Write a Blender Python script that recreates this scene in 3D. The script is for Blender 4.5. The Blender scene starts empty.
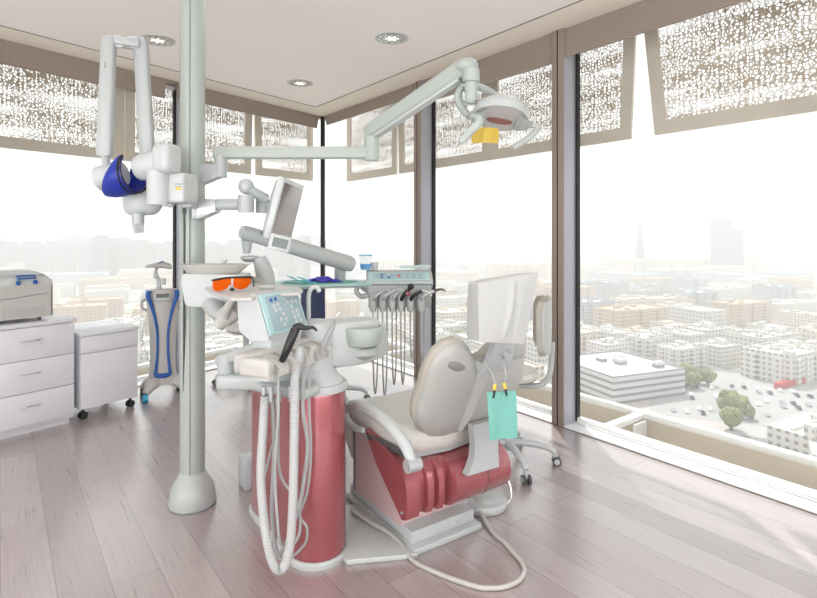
import bpy, bmesh, math, random
from mathutils import Vector, Matrix
S = bpy.context.scene
COL = S.collection
R = math.radians
V = Vector
random.seed(7)

# ------------------------------------------------------------------ camera
FPX, HOR, CX, CAMH = 539.0, 234.0, 408.5, 1.5
cd = bpy.data.cameras.new('camera'); cam = bpy.data.objects.new('camera', cd); COL.objects.link(cam)
cam.location = (0, 0, CAMH); cam.rotation_euler = (R(90), 0, 0)
cd.sensor_width = 36.0; cd.lens = FPX / 817 * 36.0; cd.shift_y = -(299 - HOR) / 817
cd.clip_start = .05; cd.clip_end = 30000
S.camera = cam

# ------------------------------------------------------------------ world, sun, exposure
w = bpy.data.worlds.new('sky'); S.world = w; w.use_nodes = True
nt = w.node_tree; nt.nodes.clear()
out = nt.nodes.new('ShaderNodeOutputWorld'); bg = nt.nodes.new('ShaderNodeBackground')
tc = nt.nodes.new('ShaderNodeTexCoord'); sp = nt.nodes.new('ShaderNodeSeparateXYZ'); cr = nt.nodes.new('ShaderNodeValToRGB')
nt.links.new(tc.outputs['Generated'], sp.inputs[0]); nt.links.new(sp.outputs['Z'], cr.inputs[0])
cr.color_ramp.elements[0].position = 0.0; cr.color_ramp.elements[0].color = (.56, .555, .555, 1)
cr.color_ramp.elements[1].position = .13; cr.color_ramp.elements[1].color = (1, 1, 1, 1)
e = cr.color_ramp.elements.new(.9); e.color = (.86, .93, 1, 1)
nt.links.new(cr.outputs[0], bg.inputs[0]); bg.inputs[1].default_value = 1.25
nt.links.new(bg.outputs[0], out.inputs[0])
sl = bpy.data.lights.new('sun', 'SUN'); sl.energy = 4.6; sl.angle = R(.9); sl.color = (1, .97, .93)
sun = bpy.data.objects.new('sun', sl); COL.objects.link(sun)
sun.rotation_euler = (R(-(90 - 57.2)), 0, 0)       # sun straight ahead, 57 degrees up
# added area lamps behind the camera, standing in for windows not built there
def fill_light(name, loc, look, sx, sy, power, col=(1, .98, .96)):
    d = bpy.data.lights.new(name, 'AREA'); d.shape = 'RECTANGLE'; d.size = sx; d.size_y = sy; d.energy = power; d.color = col
    o = bpy.data.objects.new(name, d); COL.objects.link(o); o.location = loc
    o.rotation_euler = (V(look) - V(loc)).to_track_quat('-Z', 'Y').to_euler(); return o
fill_light('fill_back', (-1.6, -3.45, 1.3), (-1.5, -1.6, 3.1), 5.0, 2.5, 265, (.94, .975, 1))
fill_light('fill_right', (2.5, -1.45, 1.3), (1.5, .0, 3.1), 4.4, 2.5, 155, (.94, .975, 1))
fill_light('fill_left', (-5.3, -2.1, 1.3), (-4.3, -.9, 3.1), 4.4, 2.5, 155, (.94, .975, 1))
# spots added to brighten the near floor, continuing the downlight grid; no fixtures built
for q, (x, y) in enumerate(((.87, 3.09), (1.87, 1.78), (-1.07, 3.13), (-.07, 1.82), (.93, .51), (-2.0, 1.86), (-1.0, .55))):
    d = bpy.data.lights.new('fill_spot', 'SPOT'); d.energy = 20; d.spot_size = R(115); d.spot_blend = 1.0; d.shadow_soft_size = .11; d.color = (1, .99, .98)
    o = bpy.data.objects.new('fill_spot', d); COL.objects.link(o); o.location = (x, y, 3.06)
S.view_settings.view_transform = 'Standard'; S.view_settings.look = 'None'
S.view_settings.gamma = 1; S.view_settings.use_curve_mapping = False
S.view_settings.exposure = 0
S.cycles.max_bounces = 10; S.cycles.diffuse_bounces = 6; S.cycles.glossy_bounces = 4
S.cycles.transparent_max_bounces = 16; S.cycles.volume_bounces = 2
S.cycles.caustics_reflective = False; S.cycles.caustics_refractive = False

# ------------------------------------------------------------------ helpers
def mat(name, col, rough=.45, metal=0., spec=.5, coat=0., noise=0., nscale=8., bump=0., trans=0., alpha=1., ior=1.45):
    m = bpy.data.materials.new(name); m.use_nodes = True
    t = m.node_tree; b = t.nodes['Principled BSDF']
    b.inputs['Base Color'].default_value = (*col, 1); b.inputs['Roughness'].default_value = rough
    b.inputs['Metallic'].default_value = metal; b.inputs['Specular IOR Level'].default_value = spec
    b.inputs['Coat Weight'].default_value = coat; b.inputs['Coat Roughness'].default_value = .08
    b.inputs['Transmission Weight'].default_value = trans; b.inputs['Alpha'].default_value = alpha
    b.inputs['IOR'].default_value = ior
    if noise or bump:
        c = t.nodes.new('ShaderNodeTexCoord'); n = t.nodes.new('ShaderNodeTexNoise'); n.inputs['Scale'].default_value = nscale
        n.inputs['Detail'].default_value = 4
        t.links.new(c.outputs['Object'], n.inputs['Vector'])
        if noise:
            mx = t.nodes.new('ShaderNodeMixRGB'); mx.blend_type = 'MULTIPLY'; mx.inputs[0].default_value = noise
            mx.inputs[1].default_value = (*col, 1); t.links.new(n.outputs['Fac'], mx.inputs[2])
            br = t.nodes.new('ShaderNodeBrightContrast'); br.inputs[1].default_value = .45
            t.links.new(n.outputs['Fac'], br.inputs[0]); t.links.new(br.outputs[0], mx.inputs[2])
            t.links.new(mx.outputs[0], b.inputs['Base Color'])
        if bump:
            bu = t.nodes.new('ShaderNodeBump'); bu.inputs['Strength'].default_value = bump; bu.inputs['Distance'].default_value = .003
            t.links.new(n.outputs['Fac'], bu.inputs['Height']); t.links.new(bu.outputs[0], b.inputs['Normal'])
    return m

def srgb(r, g, b):
    f = lambda c: ((c / 255 + .055) / 1.055) ** 2.4 if c > 10 else c / 255 / 12.92
    return (f(r), f(g), f(b))

class B:
    """a mesh being built"""
    def __init__(s): s.bm = bmesh.new()
    def _new(s, verts, M):
        if M is not None: bmesh.ops.transform(s.bm, matrix=M, verts=verts)
    def box(s, c, d, bev=0., rz=0., M=None, seg=2):
        r = bmesh.ops.create_cube(s.bm, size=1); vs = r['verts']
        bmesh.ops.scale(s.bm, vec=V(d), verts=vs)
        if bev > 0:
            es = list({e for v in vs for e in v.link_edges})
            rr = bmesh.ops.bevel(s.bm, geom=es, offset=min(bev, min(d) * .49), segments=seg, affect='EDGES', profile=.5)
            vs = list({v for f in rr['faces'] for v in f.verts} | {v for v in vs if v.is_valid})
        T = Matrix.Translation(V(c)) @ Matrix.Rotation(rz, 4, 'Z')
        bmesh.ops.transform(s.bm, matrix=(M @ T) if M is not None else T, verts=vs); return s
    def cyl(s, p0, p1, r0, r1=None, n=20, cap=True, M=None):
        p0, p1 = V(p0), V(p1); r1 = r0 if r1 is None else r1
        L = (p1 - p0).length
        r = bmesh.ops.create_cone(s.bm, cap_ends=cap, segments=n, radius1=r0, radius2=r1, depth=L)
        q = (p1 - p0).to_track_quat('Z', 'Y').to_matrix().to_4x4()
        T = Matrix.Translation((p0 + p1) / 2) @ q
        bmesh.ops.transform(s.bm, matrix=(M @ T) if M is not None else T, verts=r['verts']); return s
    def ball(s, c, rad, sc=(1, 1, 1), n=16, M=None, rot=None):
        r = bmesh.ops.create_uvsphere(s.bm, u_segments=n, v_segments=max(6, n // 2), radius=rad)
        T = Matrix.Translation(V(c)) @ (rot if rot is not None else Matrix()) @ Matrix.Diagonal((*sc, 1))
        bmesh.ops.transform(s.bm, matrix=(M @ T) if M is not None else T, verts=r['verts']); return s
    def rings(s, rings, cap=True, closed=False):
        """skin a list of rings of points (each ring the same count)"""
        vr = [[s.bm.verts.new(V(p)) for p in ring] for ring in rings]; n = len(vr[0])
        k = len(vr)
        for i in range(k if closed else k - 1):
            a, b = vr[i], vr[(i + 1) % k]
            for j in range(n): s.bm.faces.new((a[j], a[(j + 1) % n], b[(j + 1) % n], b[j]))
        if cap and not closed:
            s.bm.faces.new(list(reversed(vr[0]))); s.bm.faces.new(vr[-1])
        return s
    def tube(s, pts, r, n=8, smooth=True, radii=None, flat=None):
        P = [V(p) for p in pts]
        if smooth and len(P) > 2:
            Q = []; RR = []
            for i in range(len(P) - 1):
                p0 = P[max(i - 1, 0)]; p1 = P[i]; p2 = P[i + 1]; p3 = P[min(i + 2, len(P) - 1)]
                for k in range(6):
                    t = k / 6
                    Q.append(.5 * ((2 * p1) + (p2 - p0) * t + (2 * p0 - 5 * p1 + 4 * p2 - p3) * t * t + (3 * p1 - p0 - 3 * p2 + p3) * t ** 3))
                    if radii: RR.append(radii[i] * (1 - t) + radii[i + 1] * t)
            Q.append(P[-1])
            if radii: RR.append(radii[-1])
            P = Q; radii = RR if radii else None
        rings = []; up = None
        for i, p in enumerate(P):
            d = (P[min(i + 1, len(P) - 1)] - P[max(i - 1, 0)]).normalized()
            if up is None:
                up = V((0, 0, 1)) if abs(d.z) < .9 else V((1, 0, 0))
            x = d.cross(up).normalized(); y = x.cross(d).normalized(); up = y
            rr = radii[i] if radii else r; fy = flat or 1.
            rings.append([p + x * rr * fy * math.cos(2 * math.pi * j / n) + y * rr * math.sin(2 * math.pi * j / n) for j in range(n)])
        return s.rings(rings)
    def prism(s, outline, d, M=None, bev=0., seg=2):
        """extrude a 2-D outline (local x,y) by d along local z"""
        vs = [s.bm.verts.new((x, y, 0)) for x, y in outline]; f = s.bm.faces.new(vs)
        r = bmesh.ops.extrude_face_region(s.bm, geom=[f]); nv = [g for g in r['geom'] if isinstance(g, bmesh.types.BMVert)]
        bmesh.ops.translate(s.bm, vec=(0, 0, d), verts=nv)
        allv = vs + nv
        if bev > 0:
            es = [e for e in {e for v in allv for e in v.link_edges} if (e.verts[0] in nv) == (e.verts[1] in nv)]
            rr = bmesh.ops.bevel(s.bm, geom=es, offset=bev, segments=seg, affect='EDGES', profile=.5)
            allv = list({v for f in rr['faces'] for v in f.verts} | {v for v in allv if v.is_valid})
        if M is not None: bmesh.ops.transform(s.bm, matrix=M, verts=[v for v in allv if v.is_valid])
        return s
    def lathe(s, prof, c=(0, 0, 0), n=32, M=None, sx=1, sy=1):
        rings = []
        for r, z in prof:
            rings.append([V((c[0] + sx * r * math.cos(2 * math.pi * j / n), c[1] + sy * r * math.sin(2 * math.pi * j / n), c[2] + z)) for j in range(n)])
        if M is not None: rings = [[M @ p for p in q] for q in rings]
        return s.rings(rings)

def build(name, b, m, parent=None, world=False, ang=38, loc=None):
    bm = b.bm
    bmesh.ops.recalc_face_normals(bm, faces=bm.faces)
    if world and parent is not None:
        bm.transform(WM[parent.name].inverted())
    if loc is not None: bm.transform(Matrix.Translation(-V(loc)))
    me = bpy.data.meshes.new(name); bm.to_mesh(me); bm.free()
    me.shade_smooth(); me.set_sharp_from_angle(angle=R(ang))
    me.materials.append(m)
    o = bpy.data.objects.new(name, me); COL.objects.link(o)
    if parent is not None: o.parent = parent
    if loc is not None: o.location = loc
    WM[o.name] = WM[parent.name].copy() if parent is not None else Matrix.Translation(V(loc)) if loc is not None else Matrix()
    return o
WM = {}
def tag(o, label, cat, group=None, kind=None):
    if label: o['label'] = label
    if cat: o['category'] = cat
    if group: o['group'] = group
    if kind: o['kind'] = kind
    return o
def thing(name, label, cat, loc=(0, 0, 0), rz=0., group=None):
    o = bpy.data.objects.new(name, None); COL.objects.link(o); o.empty_display_size = .1
    o.location = loc; o.rotation_euler = (0, 0, rz)
    WM[o.name] = Matrix.Translation(V(loc)) @ Matrix.Rotation(rz, 4, 'Z')
    return tag(o, label, cat, group)
def struct(name, b, m, parent=None, **k):
    o = build(name, b, m, parent, **k)
    if parent is None: o['kind'] = 'structure'
    return o
def copy_tree(o, parent=None):
    c = o.copy(); COL.objects.link(c); c.parent = parent
    WM[c.name] = Matrix()
    for ch in [x for x in KIDS(o)]: copy_tree(ch, c)
    return c
def KIDS(o): return list(o.children)
def W(px, py, Z):                 # point at distance Z that the photo shows at a pixel
    return V(((px - CX) / FPX * Z, Z, CAMH - (py - HOR) / FPX * Z))
def WH(px, py, h):                # point at height h
    Z = (CAMH - h) * FPX / (py - HOR); return V(((px - CX) / FPX * Z, Z, h))
def frame(o, x, y):               # matrix with the given origin, x and y axes
    x = V(x).normalized(); y = V(y).normalized(); z = x.cross(y)
    return Matrix(((x[0], y[0], z[0], o[0]), (x[1], y[1], z[1], o[1]), (x[2], y[2], z[2], o[2]), (0, 0, 0, 1)))

# ------------------------------------------------------------------ room axes
RD = V((.604, -.797, 0)); RN = V((.797, .604, 0))       # right glass wall: direction away from the corner, outward normal
LD = V((-.5945, -.8041, 0)); LN = V((-.8041, .5945, 0))  # left glass wall
C0 = V((-1.17, 7.30, 0)); CEIL = 3.10
def pr(t, e=0, z=0): return C0 + RD * t + RN * e + V((0, 0, z))
def pl(s, e=0, z=0): return C0 + LD * s + LN * e + V((0, 0, z))
def boxline(b, P, a0, a1, e0, e1, z0, z1, bev=0.):
    D = RD if P is pr else LD; N = RN if P is pr else LN
    M = frame(P((a0 + a1) / 2, (e0 + e1) / 2, (z0 + z1) / 2), D, N)
    if M.to_3x3().determinant() < 0: pass
    b.box((0, 0, 0), (abs(a1 - a0), abs(e1 - e0), abs(z1 - z0)), bev, M=M)
    return b
# corner where both outer planes meet
def meet(e):
    # C0 + RD t + RN e = C0 + LD s + LN e
    a = Matrix(((RD.x, -LD.x), (RD.y, -LD.y))); r = V((LN.x * e - RN.x * e, LN.y * e - RN.y * e))
    t, s_ = a.inverted() @ r; return t, s_

# ------------------------------------------------------------------ materials
M_ = {}
M_['white'] = mat('white_enamel', srgb(190, 195, 195), .34, coat=.12, noise=.03, nscale=3)
M_['grey'] = mat('light_grey_enamel', srgb(178, 184, 183), .33, coat=.2, noise=.03)
M_['sage'] = mat('pale_sage_grey_enamel', srgb(170, 179, 173), .34, coat=.15, noise=.03)
M_['beige'] = mat('warm_off_white_plastic', srgb(190, 188, 184), .4, noise=.04)
M_['cream'] = mat('cream_leatherette', srgb(208, 206, 200), .5, noise=.05, nscale=30, bump=.15)
M_['rim'] = mat('taupe_leatherette', srgb(174, 170, 160), .5, noise=.05, nscale=30, bump=.15)
M_['recess_shade'] = mat('shaded_grip_grey', srgb(138, 138, 134), .4, noise=.03)  # shade of the grip hollow, painted as a darker grey
M_['shell'] = mat('warm_grey_shell', srgb(174, 175, 171), .35, coat=.2, noise=.03)
M_['silver'] = mat('satin_silver_grey', srgb(186, 190, 191), .3, metal=.35, noise=.03)
M_['chrome'] = mat('chrome', (.8, .8, .8), .12, metal=1., noise=.02)
M_['red'] = mat('dusty_red_metallic', srgb(166, 90, 95), .26, metal=.35, coat=.6, noise=.05, nscale=2)
M_['pink'] = mat('red_reflection_pink', srgb(214, 184, 184), .3, coat=.3, noise=.05, nscale=2)  # red reflected onto the lift housing is put into this pink
M_['black'] = mat('black_plastic', (.018, .018, .02), .35, noise=.1)
M_['darkgrey'] = mat('dark_grey_rubber', (.08, .08, .085), .5, noise=.1)
M_['hosegrey'] = mat('grey_silicone_hose', srgb(168, 171, 171), .45, noise=.03)
M_['hosewhite'] = mat('white_corrugated_hose', srgb(186, 189, 189), .45, noise=.03)
M_['blue'] = mat('royal_blue_vinyl', srgb(28, 48, 150), .4, noise=.1, nscale=20)
M_['navy'] = mat('navy_leatherette', srgb(52, 62, 98), .5, noise=.08, nscale=20)
M_['blueplast'] = mat('blue_plastic', srgb(30, 90, 165), .3, noise=.05)
M_['cyanplast'] = mat('cyan_translucent_plastic', srgb(60, 160, 200), .3, noise=.05)
M_['tip'] = mat('pale_cyan_plastic', srgb(105, 190, 200), .3, noise=.05)
M_['teal'] = mat('mint_teal_fabric', srgb(116, 178, 167), .8, noise=.1, nscale=60, bump=.3)
M_['aqua'] = mat('pale_aqua_plastic', srgb(168, 200, 200), .35, noise=.04)
M_['paper'] = mat('white_nonwoven_cover', srgb(192, 194, 193), .75, noise=.04, nscale=50, bump=.2)
M_['panel'] = mat('blue_grey_membrane', srgb(150, 172, 178), .35, noise=.04)
M_['purple'] = mat('purple_nitrile', srgb(84, 74, 196), .5, noise=.2, nscale=40)
M_['yellow'] = mat('yellow_plastic', srgb(235, 190, 60), .35, noise=.04)
M_['brass'] = mat('brass', (.75, .55, .22), .25, metal=1., noise=.05)
M_['lampyellow'] = mat('yellow_light_shield', srgb(248, 215, 95), .15, noise=.05, trans=.5)
M_['amber'] = mat('amber_glass', srgb(120, 40, 15), .12, noise=.15, nscale=30)
M_['orange'] = mat('orange_lens', srgb(255, 105, 20), .08, noise=.03, trans=.55, ior=1.1)
M_['plasclear'] = mat('clear_plastic', (.9, .94, .95), .1, alpha=.16)
M_['liquid'] = mat('blue_mouthwash', srgb(30, 150, 215), .1, noise=.03)
M_['screen'] = mat('dark_glass_screen', srgb(120, 112, 116), .07, spec=1., noise=.1, nscale=3)
M_['lcd'] = mat('grey_lcd', srgb(110, 118, 115), .25, noise=.06)
M_['laminate'] = mat('white_laminate', srgb(218, 219, 224), .3, noise=.02)
M_['seam'] = mat('dark_gap', (.12, .11, .1), .6, noise=.05)
M_['ceil'] = mat('painted_ceiling', srgb(243, 238, 234), .85, noise=.02, nscale=1)
M_['cove'] = mat('cream_ceiling_border', srgb(236, 229, 216), .8, noise=.02, nscale=1)
M_['wallpaint'] = mat('white_wall_paint', srgb(235, 232, 228), .8, noise=.03, nscale=1)
M_['alu'] = mat('bluish_lit_aluminium', srgb(178, 180, 188), .35, metal=.25, noise=.03)  # bluish light on the mullion sides is put into this grey
M_['bronze'] = mat('taupe_painted_mullion', srgb(150, 136, 126), .45, noise=.05)
M_['gasket'] = mat('black_gasket', (.01, .01, .012), .5, noise=.05)
M_['blind'] = mat('taupe_blind_fabric', srgb(150, 138, 128), .85, noise=.18, nscale=60, bump=.2)
M_['sill'] = mat('white_powder_coated_sill', srgb(240, 240, 240), .35, noise=.02)
M_['concrete'] = mat('pale_concrete', srgb(214, 206, 194), .8, noise=.1, nscale=3)
M_['shadeframe'] = mat('beige_shade_frame', srgb(232, 220, 206), .6, noise=.12, nscale=5)
M_['label'] = mat('yellow_sticker', srgb(225, 190, 90), .5, noise=.05)
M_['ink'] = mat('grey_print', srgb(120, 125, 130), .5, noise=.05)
M_['green'] = mat('green_plastic', srgb(80, 170, 90), .5, noise=.05)

def window_glass():
    m = bpy.data.materials.new('window_glass'); m.use_nodes = True; t = m.node_tree; t.nodes.clear()
    o = t.nodes.new('ShaderNodeOutputMaterial'); mx = t.nodes.new('ShaderNodeMixShader')
    tr = t.nodes.new('ShaderNodeBsdfTransparent'); tr.inputs[0].default_value = (.95, .965, .96, 1)
    gl = t.nodes.new('ShaderNodeBsdfGlossy'); gl.inputs['Roughness'].default_value = .01
    lw = t.nodes.new('ShaderNodeLayerWeight'); pw = t.nodes.new('ShaderNodeMath'); pw.operation = 'POWER'; pw.inputs[1].default_value = 5
    lw.inputs['Blend'].default_value = .5
    fr = t.nodes.new('ShaderNodeMath'); fr.operation = 'MULTIPLY_ADD'; fr.inputs[1].default_value = .5; fr.inputs[2].default_value = .02
    t.links.new(lw.outputs['Facing'], pw.inputs[0]); t.links.new(pw.outputs[0], fr.inputs[0])
    t.links.new(fr.outputs[0], mx.inputs[0]); t.links.new(tr.outputs[0], mx.inputs[1]); t.links.new(gl.outputs[0], mx.inputs[2])
    t.links.new(mx.outputs[0], o.inputs[0]); return m
M_['glass'] = window_glass()

def floor_mat():
    m = bpy.data.materials.new('wood_plank_floor'); m.use_nodes = True; t = m.node_tree; b = t.nodes['Principled BSDF']
    N = t.nodes.new; L = t.links.new
    c = N('ShaderNodeTexCoord'); mp = N('ShaderNodeMapping'); L(c.outputs['Object'], mp.inputs[0])
    mp.inputs['Rotation'].default_value = (0, 0, -math.atan2(RD.y, RD.x))
    br = N('ShaderNodeTexBrick'); L(mp.outputs[0], br.inputs[0])
    br.offset = .37; br.inputs['Scale'].default_value = 1; br.inputs['Brick Width'].default_value = 1.9
    br.inputs['Row Height'].default_value = .19; br.inputs['Mortar Size'].default_value = .0013; br.inputs['Mortar Smooth'].default_value = .1
    br.inputs['Color1'].default_value = (*srgb(180, 167, 167), 1); br.inputs['Color2'].default_value = (*srgb(158, 143, 142), 1)
    br.inputs['Mortar'].default_value = (.12, .085, .08, 1)
    m2 = N('ShaderNodeMapping'); L(mp.outputs[0], m2.inputs[0]); m2.inputs['Scale'].default_value = (1.6, 40, 1)
    n = N('ShaderNodeTexNoise'); n.inputs['Scale'].default_value = 2.2; n.inputs['Detail'].default_value = 7; n.inputs['Distortion'].default_value = .6
    L(m2.outputs[0], n.inputs['Vector'])
    r = N('ShaderNodeValToRGB'); r.color_ramp.elements[0].position = .3; r.color_ramp.elements[0].color = (.62, .58, .57, 1)
    r.color_ramp.elements[1].position = .75; r.color_ramp.elements[1].color = (1.15, 1.14, 1.14, 1); L(n.outputs['Fac'], r.inputs[0])
    mx = N('ShaderNodeMixRGB'); mx.blend_type = 'MULTIPLY'; mx.inputs[0].default_value = .4
    L(br.outputs['Color'], mx.inputs[1]); L(r.outputs[0], mx.inputs[2]); L(mx.outputs[0], b.inputs['Base Color'])
    rr = N('ShaderNodeMapRange'); rr.inputs['To Min'].default_value = .22; rr.inputs['To Max'].default_value = .38
    L(n.outputs['Fac'], rr.inputs[0]); L(rr.outputs[0], b.inputs['Roughness'])
    b.inputs['Specular IOR Level'].default_value = .9
    b.inputs['Coat Weight'].default_value = 1.; b.inputs['Coat Roughness'].default_value = .24; b.inputs['Coat IOR'].default_value = 2.0
    bu = N('ShaderNodeBump'); bu.inputs['Strength'].default_value = .12; bu.inputs['Distance'].default_value = .002
    L(n.outputs['Fac'], bu.inputs['Height']); L(bu.outputs[0], b.inputs['Normal'])
    return m
M_['floor'] = floor_mat()

def perforated():
    m = bpy.data.materials.new('perforated_metal_sheet'); m.use_nodes = True; t = m.node_tree; b = t.nodes['Principled BSDF']
    N = t.nodes.new; L = t.links.new; o = t.nodes['Material Output']
    c = N('ShaderNodeTexCoord'); vo = N('ShaderNodeTexVoronoi'); vo.inputs['Scale'].default_value = 40
    vo.feature = 'DISTANCE_TO_EDGE'; vo.inputs['Randomness'].default_value = .75; L(c.outputs['Object'], vo.inputs['Vector'])
    mp = N('ShaderNodeMapping'); L(c.outputs['Object'], mp.inputs[0]); mp.inputs['Scale'].default_value = (.8, .8, 5.5); mp.inputs['Rotation'].default_value = (.12, .10, 0)
    n = N('ShaderNodeTexNoise'); n.inputs['Scale'].default_value = 1.5; n.inputs['Detail'].default_value = 2; L(mp.outputs[0], n.inputs['Vector'])
    mr = N('ShaderNodeMapRange'); mr.inputs['From Min'].default_value = .36; mr.inputs['From Max'].default_value = .66
    mr.inputs['To Min'].default_value = .03; mr.inputs['To Max'].default_value = .13; L(n.outputs['Fac'], mr.inputs[0])
    g = N('ShaderNodeMath'); g.operation = 'GREATER_THAN'; L(vo.outputs['Distance'], g.inputs[0]); L(mr.outputs[0], g.inputs[1])
    tr = N('ShaderNodeBsdfTransparent'); mx = N('ShaderNodeMixShader')
    b.inputs['Base Color'].default_value = (*srgb(214, 198, 180), 1); b.inputs['Roughness'].default_value = .5
    L(g.outputs[0], mx.inputs[0]); L(b.outputs[0], mx.inputs[1]); L(tr.outputs[0], mx.inputs[2]); L(mx.outputs[0], o.inputs[0])
    return m
M_['perf'] = perforated()

# ------------------------------------------------------------------ room shell
TR, TL = 9.0, 10.0
poly = [C0, pr(TR), V((.9, -3.4, 0)), V((-4.0, -3.9, 0)), pl(TL)]
b = B(); b.prism([(p.x, p.y) for p in poly], -.12); struct('floor', b, M_['floor'])
b = B(); b.prism([(p.x, p.y) for p in [C0 + V((-.1, .3, 0)), pr(TR, .2), V((1.1, -3.6, 0)), V((-4.1, -4.1, 0)), pl(TL, .2)]], .30, M=Matrix.Translation((0, 0, CEIL)))
struct('ceiling', b, M_['ceil'])
# cream border of the ceiling with its shadow groove
def strip(P, a0, a1, e0, e1, z0, z1, name, m, kind='structure'):
    bb = B(); boxline(bb, P, a0, a1, e0, e1, z0, z1); return struct(name, bb, m)
strip(pr, .42, TR, -.31, -.302, CEIL - .004, CEIL + .01, 'trim_1', M_['seam'])
strip(pl, .42, TL, -.31, -.302, CEIL - .004, CEIL + .01, 'trim_2', M_['seam'])
strip(pr, .0, TR, -.302, .02, CEIL - .006, CEIL + .01, 'trim_3', M_['cove'])
strip(pl, .0, TL, -.302, .02, CEIL - .006, CEIL + .012, 'trim_4', M_['cove'])
for i, (p, q) in enumerate(((poly[1], poly[2]), (poly[2], poly[3]), (poly[3], poly[4]))):
    bb = B(); mid = (p + q) / 2; d = (q - p)
    bb.box((mid.x, mid.y, CEIL / 2), (d.length, .1, CEIL), rz=math.atan2(d.y, d.x)); struct(['wall_right', 'wall_back', 'wall_left'][i], bb, M_['wallpaint'])

# window walls: sill, head, mullions, panes
GE = .175                                                  # glass plane beyond the room face
def glazed(P, D, marks, length, first, side, n0):
    far = 0.0
    b = B(); boxline(b, P, far, length, .0, .30, -.12, .012); boxline(b, P, far, length, .13, .150, .012, .02)
    sl_ = struct('trim_%d' % (5 + n0), b, M_['sill']);
    b = B(); boxline(b, P, far, length, .13, .142, .012, .0155); build('track', b, M_['seam'], sl_)
    b = B(); boxline(b, P, far, length, -.004, .0, -.02, .004); build('joint', b, M_['seam'], sl_)
    b = B(); boxline(b, P, far, length, .03, .26, CEIL - .03, CEIL + .32); struct('trim_%d' % (7 + n0), b, M_['bronze'])
    xs = [0.0] + marks
    for i in range(len(xs) - 1):
        a0, a1 = xs[i] + (.055 if i else .03), xs[i + 1] - .055
        f = B()
        boxline(f, P, a0, a1, GE - .02, GE + .03, .012, .05); boxline(f, P, a0, a1, GE - .02, GE + .03, CEIL - .06, CEIL)
        fo = struct('window_%d' % (first + i), f, M_['sill'])
        for (u0, u1) in ((a0 - .003, a0 + .012), (a1 - .012, a1 + .003))[0 if i else 1:]:
            g = B(); boxline(g, P, u0, u1, .150, GE + .02, .012, CEIL - .03); build('gasket', g, M_['gasket'], fo)
        g = B(); boxline(g, P, a0 + .012, a1 - .012, GE, GE + .012, .04, CEIL - .05); build('pane', g, M_['glass'], fo)
    for k, t in enumerate(marks):
        f = B(); boxline(f, P, t - .055, t + .055, .004, .16, .0, CEIL, .003)
        mo = struct('trim_%d' % (20 + 10 * n0 + k), f, M_['alu'])
        f = B(); boxline(f, P, t - .056, t + .056, -.004, .006, .0, CEIL, .002); build('cover_cap', f, M_['bronze'], mo)
        f = B(); boxline(f, P, t - .004, t + .004, -.007, .0, .0, CEIL); build('joint', f, M_['gasket'], mo)
RM = [2.09, 3.87, 5.66, 7.45, 9.0]; LM = [1.96, 3.72, 5.5, 7.3, 9.1, 10.0]
glazed(pr, RD, RM, TR, 1, 'right', 0)
glazed(pl, LD, LM, TL, 6, 'left', 1)
b = B(); c = C0 + (RN + LN).normalized() * .07
b.box((c.x, c.y, CEIL / 2), (.05, .12, CEIL), .004, rz=math.atan2((RN + LN).y, (RN + LN).x) - math.pi / 2)
post = struct('trim_50', b, M_['gasket'])

# roller blinds pulled up under the head
def blind(P, a0, a1, zb, tilt, label):
    t = thing('roller_blind', label, 'blind', P((a0 + a1) / 2, .02, CEIL), 0, None)
    N_ = RN if P is pr else LN
    f = B(); D = RD if P is pr else LD
    rings = []
    f.rings([[P(a, e, z) for e, z in ((.02, CEIL - .008), (.05, CEIL - .008), (.05 - tilt, zb), (.043 - tilt, zb), (.02, CEIL - .05))] for a in (a0, a1)])
    build('fabric', f, M_['blind'], t, world=True)
    f = B(); f.cyl(P(a0 + .005, .047 - tilt, zb + .006), P(a1 - .005, .047 - tilt, zb + .006), .009, n=10); build('hem_bar', f, M_['bronze'], t, world=True)
    f = B(); f.cyl(P(a0 + .01, .085, CEIL - .05), P(a1 - .01, .085, CEIL - .05), .03, n=16); build('roller', f, M_['blind'], t, world=True)
blind(pr, .05, 1.99, 2.97, .0, 'taupe roller blind rolled up right of the room corner above the narrowest right bay')
blind(pr, 2.17, 3.80, 2.86, .01, 'taupe roller blind rolled up above the window behind the operating lamp')
blind(pr, 3.93, 5.60, 2.87, .03, 'taupe roller blind rolled up above the large right window, its edge overlapping the grey mullion')
blind(pl, .05, 2.06, 2.93, .0, 'taupe roller blind rolled up left of the room corner, between pole and corner')
blind(pl, 2.2, 3.66, 2.90, .0, 'taupe roller blind rolled up above the left window behind the tall folded arm')
blind(pl, 3.80, 5.4, 2.90, .0, 'taupe roller blind rolled up at the far left edge of the picture')

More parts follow.
